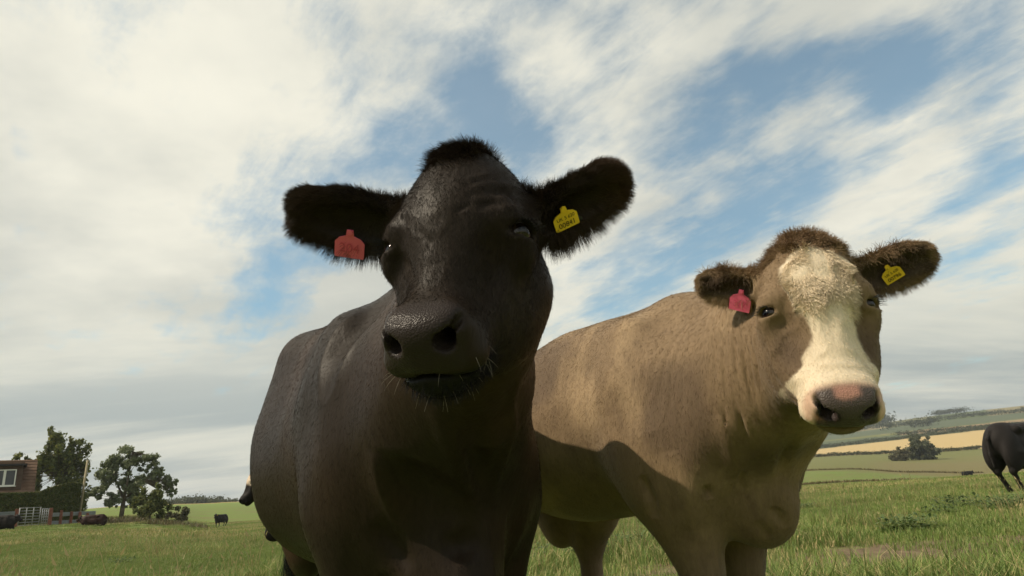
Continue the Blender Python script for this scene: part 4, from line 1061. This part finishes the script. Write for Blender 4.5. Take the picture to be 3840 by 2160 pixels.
def leaves(rng, P, Nrm, size, cols, flat=.5):
    """a leaf spray (two crossed triangles) at each point"""
    n = len(P); s = size*(.55+.9*rng.random(n))
    d = rng.normal(size=(n, 3)); d = d/np.linalg.norm(d, axis=1)[:, None]; d = d*(1-flat)+Nrm*flat; d /= np.linalg.norm(d, axis=1)[:, None]
    u = np.cross(d, rng.normal(size=(n, 3))); u /= np.linalg.norm(u, axis=1)[:, None]; v = np.cross(d, u)
    V = np.stack([P+u*s[:, None]*.6, P+v*s[:, None]*.35-u*s[:, None]*.1, P-u*s[:, None]*.55, P-v*s[:, None]*.35+d*s[:, None]*.2], 1)
    T = (np.arange(n)*4)[:, None]+np.array([[0, 1, 2, 3]])
    C = np.repeat(np.array(cols)[rng.integers(0, len(cols), n)], 4, 0)
    return V.reshape(-1, 3), T, C
def clump_points(rng, blobs, n, shell=.55):
    """points through ellipsoid clumps, denser towards their skins"""
    w = np.array([b[1][0]*b[1][1]*b[1][2] for b in blobs])**.67; k = rng.choice(len(blobs), n, p=w/w.sum())
    c = np.array([b[0] for b in blobs])[k]; r = np.array([b[1] for b in blobs])[k]
    d = rng.normal(size=(n, 3)); d /= np.linalg.norm(d, axis=1)[:, None]; t = rng.random(n)**.45*(1+.28*rng.normal(size=n))
    return c+d*r*t[:, None], d
def sub_blobs(rng, blobs, per, rr):
    out = []
    for (c, r) in blobs:
        for _ in range(per):
            d = rng.normal(size=3); d /= np.linalg.norm(d); out.append((np.array(c)+d*np.array(r)*(.35+.6*rng.random()), np.array(r)*rr*(.6+.7*rng.random())))
    return out
def tree(name, base, limbs, blobs, n, size, cols, label, group, seed, per=7, rr=.34, trunk_r=.2):
    rng = np.random.default_rng(seed); root = tag(empty(name, base), label, 'tree', group)
    tb = MB()
    for (a, b, ra, rb) in limbs: tb.tube(np.array(base)+a, np.array(base)+b, ra, rb, 7)
    bl = [(np.array(base)+np.array(c), np.array(r)) for (c, r) in blobs]
    sb = sub_blobs(rng, bl, per, rr)
    for (c, r) in sb:
        if limbs and rng.random() < .6:
            ends = [np.array(base)+np.array(l_[1]) for l_ in limbs]; st = min(ends, key=lambda e_: np.linalg.norm(e_-c)); tb.tube(st, c, .045*trunk_r/.2, .012, 5, False)
    if tb.V: tb.build('trunk', M_BARK, root, True)
    P, d = clump_points(rng, sb, n)
    V, T, C = leaves(rng, P, d, size, cols); mesh_obj('crown', V, T, M_LEAF, root, C, smooth=False)
    return root
def fr(az, el, r):     # point at a bearing, elevation and range
    a = az*D2R; return np.array([r*math.sin(a), r*math.cos(a), height_at(el, r)])

GREEN = [(.11, .135, .042), (.14, .165, .05), (.09, .115, .038), (.19, .195, .06)]
ASH = [(.20, .235, .13), (.235, .27, .155), (.17, .21, .105), (.27, .30, .18)]
# tall evergreen with several tops
b = spot(-34.3, 98); q = lambda az, el, r=98: fr(az, el, r)-b
tree('evergreen_tree', b, [((0, 0, 0), (0, 0, 5), .3, .18)],
     [(q(-34.8, 4.6), (2.07, 2.07, 3.90)), (q(-33.3, 4.0), (1.83, 1.83, 3.54)), (q(-35.9, 3.9), (1.71, 1.71, 2.56)), (q(-36.5, 4.6), (1.4, 1.2, 1.2)), (q(-34.9, 6.3), (0.98, 0.98, 1.46)), (q(-33.6, 5.6), (0.98, 0.98, 1.46)), (q(-34.2, 2.2), (2.68, 2.20, 2.93)), (q(-33.0, 2.4), (1.34, 1.46, 3.17))],
     15000, .33, GREEN, 'tall dark evergreen tree with two tops beside the house', None, 11, per=20, rr=.26)
# open ash tree
b = spot(-30.3, 82); q = lambda az, el, r=82: fr(az, el, r)-b
tree('ash_tree', b, [((0, 0, 0), (.1, 0, 2.0), .24, .2), ((.1, 0, 2.0), (-1.1, .2, 4.2), .14, .07), ((.1, 0, 2.0), (.5, -.2, 4.6), .15, .08), ((.1, 0, 2.0), (1.9, 0, 3.8), .12, .06), ((-1.1, .2, 4.2), (-1.4, 0, 6.0), .07, .03), ((.5, -.2, 4.6), (.6, 0, 6.8), .08, .03)],
     [(q(-30.4, 4.7), (1.7, 1.6, 1.3)), (q(-31.4, 3.9), (1.2, 1.2, 1.6)), (q(-29.2, 4.6), (1.4, 1.3, 1.2)), (q(-28.4, 3.4), (1.3, 1.3, 1.2)), (q(-27.4, 2.9), (.8, .9, .8)), (q(-30.0, 3.0), (1.9, 1.4, 1.3)), (q(-31.9, 2.5), (.8, .8, .9)), (q(-27.2, 2.3), (.55, .6, .6)), (q(-31.0, 1.9), (1.0, .9, .8)), (q(-29.6, 1.8), (1.2, 1.0, .8))],
     17000, .22, ASH, 'open crowned tree with grey green leaves, sky showing through it', None, 12, per=22, rr=.24)
b = spot(-28.5, 74); q = lambda az, el, r=74: fr(az, el, r)-b
tree('round_bush', b, [((0, 0, 0), (0, 0, 1.5), .12, .07)], [(q(-28.6, 1.7), (1.25, 1.2, 1.7)), (q(-28.0, 1.2), (1.0, 1.0, 1.2)), (q(-29.2, 1.3), (.9, .9, 1.2))], 4500, .22, GREEN, 'dense dark green bush in front of the open crowned tree', None, 13, per=14, rr=.3)
b = spot(-26.6, 84); q = lambda az, el, r=84: fr(az, el, r)-b
tree('thorn_bush', b, [((0, 0, 0), (0, 0, .8), .08, .05)], [(q(-26.6, .75), (1.1, 1.0, .85)), (q(-27.2, .4), (.8, .8, .6))], 1800, .2, [(.09, .095, .045), (.11, .10, .05), (.07, .08, .035)], 'small scrubby bush right of the dense dark bush', None, 14)
# woodland strip on the left skyline
def wood(name, items, size, cols, label, seed, kind='stuff'):
    rng = np.random.default_rng(seed); Vs = []; Ts = []; Cs = []; k = 0
    for (az, r, w, h, n) in items:
        c = spot(az, r); bl = [(c+np.array([0, 0, h*.5]), np.array([w*.5, w*.5, h*.55]))]
        P, d = clump_points(rng, bl+sub_blobs(rng, bl, 4, .4), n*3); V, T, C = leaves(rng, P, d, size*.7, cols); Vs.append(V); Ts.append(T+k); Cs.append(C); k += len(V)
    return tag(mesh_obj(name, np.concatenate(Vs), np.concatenate(Ts), M_LEAF, None, np.concatenate(Cs), smooth=False), label, 'wood', kind=kind)
rng = np.random.default_rng(5)
FARG = [(.075, .09, .05), (.09, .105, .055), (.065, .08, .048)]
wood('skyline_wood', [(a, 400+rng.random()*25, 7+4*rng.random(), 3.2+2.2*math.exp(-((a+25.6)/1.0)**2)+1.2*rng.random(), 160) for a in np.arange(-28.5, -23.4, .32)], 1.3, FARG, 'dark woodland strip on the left skyline', 21)
wood('skyline_hedge', [(a, 385+rng.random()*8, 6, 1.7+.6*rng.random(), 70) for a in np.arange(-23.6, -14, .42)], .9, FARG, 'low hedge along the left skyline', 22)
wood('hill_wood', [(a, 1330+rng.random()*60, 40, 14+6*rng.random(), 220) for a in np.arange(25.6, 28.3, .55)], 5.0, FARG, 'dark plantation on the far hillside', 23)
wood('ridge_trees', [(a, 1480+rng.random()*40, 30, 6+4*rng.random(), 120) for a in list(np.arange(20, 28, .45))+[31.2, 31.6, 32.0, 32.4, 32.8]], 2.6, FARG, 'line of trees along the far ridge', 24)
wood('hedgerow_wheat', [(a, np.interp(a, [20, 34], [653, 703]), 12, 2.6+1.6*rng.random(), 60) for a in np.arange(18, 39, .36)], 1.2, FARG, 'hedgerow along the top of the pale wheat field', 25)
wood('hedgerow_tan', [(a, np.interp(a, [28, 34, 40], [800, 722, 702]), 13, 2.8+1.6*rng.random(), 60) for a in np.arange(28.5, 39, .36)], 1.3, FARG, 'hedgerow below the tan field on the hill', 26)
wood('hedgerow_pasture', [(a, np.interp(a, [20, 34], [448, 448]), 7, 1.5+1.0*rng.random(), 60) for a in np.arange(18, 39, .28)], .8, [(.075, .08, .03), (.09, .09, .035), (.06, .07, .03)], 'hedgerow between the pasture and the wheat field', 27)
wood('hedgerow_upper', [(a, 1130+30*math.sin(a), 24, 5+3*rng.random(), 70) for a in np.arange(20, 40, .42)], 2.0, FARG, 'hedgerow across the middle of the far hill', 28)
wood('hill_copse', [(a, 980+rng.random()*40, 22, 10+4*rng.random(), 90) for a in (29.6, 30.1, 30.6, 27.9)], 2.6, FARG, 'dark copse below the ridge on the far hill', 29)
for i, (dr, r0, a0, a1, hh) in enumerate(((0, 222, 12, 33, .5), (0, 118, 14, 30, .35))):
    rngs = np.random.default_rng(60+i); aa = np.arange(a0, a1, .04 if i else .03); rr_ = r0+3*np.sin(aa*1.3)
    Vt, Tt, Ct = [], [], []; k = 0
    for a, r in zip(aa, rr_):
        if rngs.random() < .15: continue
        c = spot(a, r); Vb, Tb, Cb = blades(rngs, 10, .5, .2, hh+.25, .09, [(.15, .12, .055), (.11, .10, .045), (.2, .16, .08)]); Vt.append(Vb+c); Tt.append(Tb+k); Ct.append(Cb); k += len(Vb)
    tag(mesh_obj('rough_grass_strip', np.concatenate(Vt), np.concatenate(Tt), M_GRASS, None, np.concatenate(Ct), smooth=False), ('rough grass strip crossing the far pasture', 'rough grass strip crossing the nearer pasture')[i], 'grass', kind='stuff')
# rank brown growth at the foot of the trees and along the pen
rngv = np.random.default_rng(77); Vt, Tt, Ct = [], [], []; k = 0
for _ in range(420):
    a_ = -34.6+9.6*rngv.random(); r_ = 66+9*rngv.random()+(3 if a_ > -31.5 else 0); c = spot(a_, r_)
    Vb, Tb, Cb = blades(rngv, 14, 1.0, .2, .75 if a_ > -31.5 else .45, .07, [(.17, .13, .07), (.14, .13, .06), (.20, .165, .09), (.12, .14, .05)], .6); Vt.append(Vb+c); Tt.append(Tb+k); Ct.append(Cb); k += len(Vb)
tag(mesh_obj('rank_growth', np.concatenate(Vt), np.concatenate(Tt), M_GRASS, None, np.concatenate(Ct), smooth=False), 'rank brownish growth at the foot of the trees and pen', 'undergrowth', kind='stuff')
b = spot(29.7, 335); q = lambda az, el, r=335: fr(az, el, r)-b
GREY = [(.11, .125, .075), (.13, .145, .085), (.09, .105, .06)]
tree('field_tree', b, [((0, 0, 0), (0, 0, 3.5), .3, .2)], [(q(29.75, 1.55), (4.6, 4.4, 4.6)), (q(30.1, .95), (4.4, 4.2, 3.4)), (q(29.3, .95), (4.2, 4.0, 3.2))], 9000, .65, GREY, 'round grey green tree standing in the pasture below the wheat', None, 31, per=26, rr=.28)
b = spot(28.4, 325); q = lambda az, el, r=325: fr(az, el, r)-b
tree('field_bush', b, [((0, 0, 0), (0, 0, 1.5), .2, .1)], [(q(28.5, 1.0), (3.0, 2.8, 3.2)), (q(27.95, .75), (2.6, 2.4, 2.2))], 4500, .55, [(.13, .125, .065), (.155, .14, .075), (.11, .11, .06)], 'brownish bush at the left foot of the pasture tree', None, 32, per=22, rr=.3)

# clipped hedge in front of the house: body, ragged skin of leaves
def hedge(name, pts, label, seed):
    """pts: (bearing, range, top elevation) along the hedge"""
    rng = np.random.default_rng(seed); root = tag(empty(name, spot(pts[0][0], pts[0][1])), label, 'hedge')
    V = []; F = []; P = []; N_ = []
    for k, (az, r, el) in enumerate(pts):
        g0 = spot(az, r); g1 = spot(az, r+1.4); t = height_at(el, r)
        V += [g0-[0, 0, .2], np.array([g0[0], g0[1], t-.08]), np.array([g1[0], g1[1], t-.08]), g1-[0, 0, .2]]
    for k in range(len(pts)-1):
        a = k*4
        for j in range(3): F.append((a+j, a+j+1, a+5+j, a+4+j))
        for _ in range(900):
            u, v, s_ = rng.random(), rng.random(), rng.random()
            A = [V[a+j]*(1-u)+V[a+4+j]*u for j in range(4)]
            if s_ < .72: P.append(A[0]*(1-v)+A[1]*v); N_.append((0, -1, .15))
            else: P.append(A[1]*(1-v)+A[2]*v); N_.append((0, 0, 1))
    F.append((0, 1, 2, 3)); e = (len(pts)-1)*4; F.append((e+3, e+2, e+1, e))
    mesh_obj('hedge_body', V, F, simple(name+'_core', (.05, .062, .02), .95, .05, .3, 3.0), root, smooth=False)
    Vl, Tl, Cl = leaves(rng, np.array(P), np.array(N_, float), .17, [(.08, .095, .03), (.10, .11, .034), (.065, .08, .026), (.12, .12, .038)], .55)
    mesh_obj('hedge_leaves', Vl, Tl, M_LEAF, root, Cl, smooth=False); return root
hedge('clipped_hedge', [(-41.5, 68, 2.8), (-39.5, 68, 2.8), (-37.5, 68, 2.8), (-36.4, 68, 2.78), (-35.4, 68, 2.74), (-34.6, 69.5, 3.05), (-33.6, 71, 3.3), (-32.9, 72, 3.2)], 'long clipped green hedge in front of the house', 41)

# house: tiled roof, boarded box dormer with a white window
hr = 80.0; hz = -36*D2R
def hp(az, el, r=hr): return fr(az, el, r)
hroot = tag(empty('house', spot(-38.5, hr)), 'brown house with a boarded dormer and white window behind the hedge', 'house')
fx = unit([math.cos(37*D2R), math.sin(37*D2R), 0]); fn = unit([math.sin(37*D2R), -math.cos(37*D2R), 0]); fz = np.array([0, 0, 1.0])
HB = Frame(hp(-35.75, 2.2), fx, -fn, fz)     # x along the front to the right, y away from the pasture, z up; origin at the right corner, eaves level
def hq(x, y, z): return HB.p(x, y, z)
gz = float(spot(-35.75, hr)[2])-HB.o[2]-.4
MB().box(hq(-6, 3.9, gz*.5-.01), (12, 7.6, -gz), HB.B).build('wall', M_WALLH, hroot)
# roof as two slopes with thickness and a gable wall
ez, rz_ = 0.0, 4.05
def slope(y0, z0, y1, z1, nm):
    V = []; t = .14
    for x in (.25, -12.3):
        for (y, z) in ((y0, z0), (y1, z1), (y1, z1-t), (y0, z0-t)): V.append(hq(x, y, z))
    o = mesh_obj(nm, V, [(0, 1, 2, 3), (7, 6, 5, 4), (0, 4, 5, 1), (1, 5, 6, 2), (2, 6, 7, 3), (3, 7, 4, 0)], M_TILE, hroot, smooth=False)
    return o
rf = slope(-.35, ez-.05, 3.9, rz_, 'roof'); slope(8.15, ez-.05, 3.9, rz_, 'roof')
for r_ in range(13):
    tpar = (r_+.5)/13; y = -.35+4.25*tpar; z = ez-.05+(rz_+.05-ez)*tpar
    MB().box(hq(-6.02, y-.02, z+.012), (12.5, .05, .03), HB.rot(rx(math.atan2(rz_, 4.25)))).build('tile_course', M_TILE, rf)
V = [hq(0, .05, ez-.1), hq(0, 7.75, ez-.1), hq(0, 3.9, rz_-.2), hq(-.2, .05, ez-.1), hq(-.2, 7.75, ez-.1), hq(-.2, 3.9, rz_-.2)]
mesh_obj('gable', V, [(0, 1, 2), (5, 4, 3), (0, 2, 5, 3), (1, 4, 5, 2), (0, 3, 4, 1)], M_WALLH, hroot, smooth=False)
# dormer: front face at y = .9
dz0, dz1 = 1.05, 3.25; dx0, dx1 = -6.2, -.85; dyf = .75
MB().box(hq((dx0+dx1)/2, dyf+1.3, (dz0+dz1)/2), (dx1-dx0, 2.6, dz1-dz0), HB.B).build('dormer', M_CLAD, hroot)
nb_ = 18
for k in range(nb_):
    x = dx0+(k+.5)*(dx1-dx0)/nb_
    if -4.15 < x < -1.2: 
        MB().box(hq(x, dyf-.015, dz0+.16), ((dx1-dx0)/nb_-.03, .028, .32), HB.B).build('cladding_board', M_CLAD, hroot)
    else: MB().box(hq(x, dyf-.015, (dz0+dz1)/2), ((dx1-dx0)/nb_-.03, .028, dz1-dz0-.01), HB.B).build('cladding_board', M_CLAD, hroot)
MB().box(hq((dx0+dx1)/2, dyf+1.2, dz1+.09), (dx1-dx0+.5, 3.2, .16), HB.B).build('dormer_roof', M_FASCIA, hroot)
MB().box(hq((dx0+dx1)/2, dyf+1.25, dz1+.3), (dx1-dx0+.1, 2.9, .26), HB.B).build('dormer_roof', M_TILE, hroot)
wx0, wx1, wz0, wz1 = -4.0, -1.35, dz0+.36, dz1-.32
for k in range(3):
    a_ = wx0+k*(wx1-wx0)/3; b_ = wx0+(k+1)*(wx1-wx0)/3; c_ = (a_+b_)/2
    wn_ = MB()
    for (xx, ww) in ((a_+.05, .1), (b_-.05, .1)): wn_.box(hq(xx, dyf-.05, (wz0+wz1)/2), (ww-.004, .09, wz1-wz0), HB.B)
    for zc in (wz0+.05, wz1-.05): wn_.box(hq(c_, dyf-.048, zc), (b_-a_-.2, .085, .1), HB.B)
    wo = wn_.build('window', M_WHITE, hroot)
    MB().box(hq(c_, dyf-.03, (wz0+wz1)/2), (b_-a_-.2, .02, wz1-wz0-.2), HB.B).build('pane', M_PANE, wo)
MB().box(hq((wx0+wx1)/2, dyf-.09, wz0-.04), (wx1-wx0+.2, .16, .06), HB.B).build('window_sill', M_WHITE, hroot)

# leaning pole
pb = spot(-32.85, 73)
pr = tag(empty('wooden_pole', pb), 'bare pale wooden pole leaning slightly beside the hedge end', 'pole')
MB().tube(pb-[0, 0, .3], fr(-32.72, 4.75, 73), .11, .085, 10).build('shaft', M_POLE, pr, True)
MB().tube(fr(-32.72, 4.75, 73), fr(-32.72, 4.8, 73), .095, .09, 10).build('cap', M_BARRIER, pr, True)

# steel gates with bars, red posts, crash-barrier rails
def gate(az0, az1, r, z0, z1, bars, label):
    a, b = spot(az0, r), spot(az1, r+.4); root = tag(empty('steel_gate', a), label, 'gate', 'steel gates of the cattle pen')
    d = b-a; d[2] = 0
    for k in range(bars):
        z = z0+(z1-z0)*k/(bars-1); MB().tube(a+[0, 0, z], a+d+[0, 0, z], .024, .024, 6).build('bar', M_GALV, root, True)
    for k in range(4):
        p = a+d*k/3; MB().tube(p+[0, 0, z0-.03], p+[0, 0, z1+.03], .03, .03, 6).build('upright', M_GALV, root, True)
gate(-36.25, -35.1, 62, .12, 1.32, 7, 'galvanised steel gate with seven bars, left of the two')
gate(-34.98, -34.62, 62.4, .05, 1.2, 7, 'narrow galvanised steel gate left of the striped post')
for k, (az, r, h, lb) in enumerate(((-37.45, 61, 1.25, 'red brown post at the left edge of the pen'), (-36.4, 61.6, 1.25, 'thick red brown post on the hinge side of the wide gate'), (-34.5, 62.2, 1.2, 'red brown post on the right of the narrow gate'), (-33.9, 63, 1.05, 'red brown barrier post nearest the gates'), (-33.3, 63.6, .95, 'red brown barrier post between the pole and the gates'), (-32.8, 64, .95, 'red brown barrier post in front of the pole'), (-32.35, 64.6, .9, 'red brown barrier post right of the pole'))):
    p = spot(az, r); MBx = MB().box(p+[0, 0, h/2-.1], (.2 if k < 3 else .16, .2 if k < 3 else .16, h+.2), rz(.3))
    n0 = len(MBx.V); ang = rz(.3)
    MBx.box(p+[0, 0, h+.02], (.16 if k < 3 else .12, .16 if k < 3 else .12, .05), ang)
    tag(MBx.build('wooden_post', M_WOOD_RED), lb, 'post', 'posts of the cattle pen')
def barrier(az0, az1, r0, r1, zs, label):
    a, b = spot(az0, r0), spot(az1, r1); root = tag(empty('barrier', a), label, 'barrier', 'steel barriers of the cattle pen'); R_ = np.stack([unit((b-a)*[1, 1, 0]), unit(np.cross([0, 0, 1], b-a)), [0, 0, 1]], 1)
    for z in zs:
        m_ = MB()
        for dzz, dy in ((-.11, .0), (-.06, -.04), (0, 0), (.06, -.04), (.11, 0)):
            c = (a+b)/2+[0, 0, z+dzz]; m_.box(c+R_[:, 1]*dy, (float(np.linalg.norm(b-a)), .03, .062), R_)
        m_.build('rail', M_BARRIER, root)
barrier(-37.6, -36.5, 61.2, 61.5, (1.0,), 'grey steel barrier rail left of the gates')
barrier(-34.4, -31.9, 62.6, 65.2, (.88, .30), 'grey steel barrier of two rails running right from the gates')
# ------------------------------------------------------------------ the other cattle
M_FARCOW = coat_mat('far_coat', .6, .10, .0)
def far_cow(name, xy, head_deg, base, label, lying=False, s=1.0, step=.03, paint=None, hpitch=50, hpos=(.62, 0, 1.22), hyaw=0.0, legs=None, top=1.38):
    g = float(land(*xy)); B = body_frame(xy[0], xy[1], head_deg, s, g-(.40*s if lying else 0))
    a = hpitch*D2R; fwd = rz(hyaw*D2R) @ B.B[:, 0]
    Zh = fwd*math.cos(a)+np.array([0, 0, 1])*math.sin(a); Yh = np.array([0, 0, 1])*math.cos(a)-fwd*math.sin(a)
    Hh = Frame(B.p(*hpos), np.cross(Yh, Zh), Yh, Zh, s*1.05)
    ears = (dict(base=(.10, .09, -.12), axis=(-.95, .15, -.2), open=(0, -.4, .9), size=1.05), dict(base=(.10, .09, -.12), axis=(.95, .15, -.2), open=(0, -.4, .9), size=1.05))
    o = dict(nose=.95, tau=-.3, top=top, eye=(.104, -.002, -.064), legs=[] if lying else (legs or [(.02, -.18, .04, -.16, 1), (.0, .18, -.06, .16, 1), (-1.25, -.18, -1.32, -.17, 0), (-1.2, .18, -1.2, .17, 0)]), box=None, fine=None, step=None)
    pts = np.array([B.p(x, y, z) for x in (-1.95, 1.25) for y in (-.65, .65) for z in (-.05, 1.75)]); pts = np.concatenate([pts, Hh.o[None]-.5*s, Hh.o[None]+.5*s])
    lo, hi = pts.min(0), pts.max(0); lo[2] = g-.02 if lying else lo[2]
    f = Field(*[np.arange(lo[i], hi[i], step*s, dtype=np.float32) for i in range(3)])
    body_solids(f, B, o); neck_solids(f, B, Hh, o); head_solids(f, Hh, ears, o)
    if lying:
        for sx in (-1, 1): f.cone(B.p(.25, sx*.2, .44), B.p(.05, sx*.3, .43), .075*s, .06*s, .05); f.cone(B.p(-1.0, sx*.32, .46), B.p(-.7, sx*.42, .44), .1*s, .055*s, .05)
    V, Q = f.mesh(); L = Hh.inv(V); C = np.empty_like(V); C[:] = base
    if paint: C = paint(C, L, B.inv(V), muzzle_xyz(L, o))
    root = tag(empty(name, (xy[0], xy[1], g)), label, 'cow', 'cattle farther off in the pasture')
    finish_cow(root, V, Q, C, np.zeros(len(V)), M_FARCOW)
    for sx in (-1, 1): eye_obj(root, Hh, sx, o['eye'], M_EYE)
    E2 = ear_frame(Hh, 1, ears[1]); ear_tag('ear_tag', root, E2, (.08, -.01), (.06, .06), [M_TAG_YELLOW, M_PRINT], off=.035)
    return root
BLK = (.018, .015, .014)
def spot_xy(az, r): return (r*math.sin(az*D2R), r*math.cos(az*D2R))
def face_white(C, L, W, Z):
    w = sstep(L[:, 1], -.05, .0)*sstep(L[:, 1], .12, .08)*sstep(L[:, 2], -.14, -.1); return lerp(C, np.array([.62, .50, .38]), w)
far_cow('black_cow', PEEK_XY, PEEK_HEAD, BLK, 'cow whose dark face with a pale patch peeps out behind the big black cow', s=1.0, step=.02, paint=face_white, hpitch=PEEK_PITCH, hpos=PEEK_HPOS, hyaw=PEEK_YAW)
far_cow('black_cow', RIGHT_XY, RIGHT_HEAD, (.022, .019, .018), 'black cow cut off by the right edge, seen from its rump', s=RIGHT_S, step=.022, hpitch=30)
far_cow('black_cow', spot_xy(32.25, 175), 95, BLK, 'tiny black cow standing far off in the right pasture', s=1.15, hpitch=20)
far_cow('black_calf', spot_xy(32.9, 176), 80, BLK, 'tiny black calf lying beside the distant standing cow', lying=True, s=.55, hpitch=40)
far_cow('black_cow', spot_xy(-23.95, 88), -12, BLK, 'small black cow standing alone left of the big black cow, facing us', hpitch=25, hpos=(.55, 0, 1.28))
far_cow('black_cow', spot_xy(-36.75, 57), 100, BLK, 'black cow lying in front of the pen at the left edge', lying=True, hpitch=40)
far_cow('red_brown_cow', spot_xy(-32.4, 60), -85, (.030, .015, .012), 'dark red brown cow lying by the barrier below the pole', lying=True, s=.85, hpitch=40)

# ------------------------------------------------------------------ air: thin summer haze over the valley
hv = MB().box((0, 700, 62), (5200, 4200, 150))
m_h = bpy.data.materials.new('haze_air'); m_h.use_nodes = True; n_h = m_h.node_tree; n_h.nodes.clear()
pv = n_h.nodes.new('ShaderNodeVolumePrincipled'); pv.inputs['Color'].default_value = (.86, .92, 1.0, 1); pv.inputs['Density'].default_value = HAZE; pv.inputs['Anisotropy'].default_value = .3
oh = n_h.nodes.new('ShaderNodeOutputMaterial'); n_h.links.new(pv.outputs[0], oh.inputs['Volume'])
tag(hv.build('haze', m_h), 'thin pale haze over the valley', 'haze', kind='stuff')
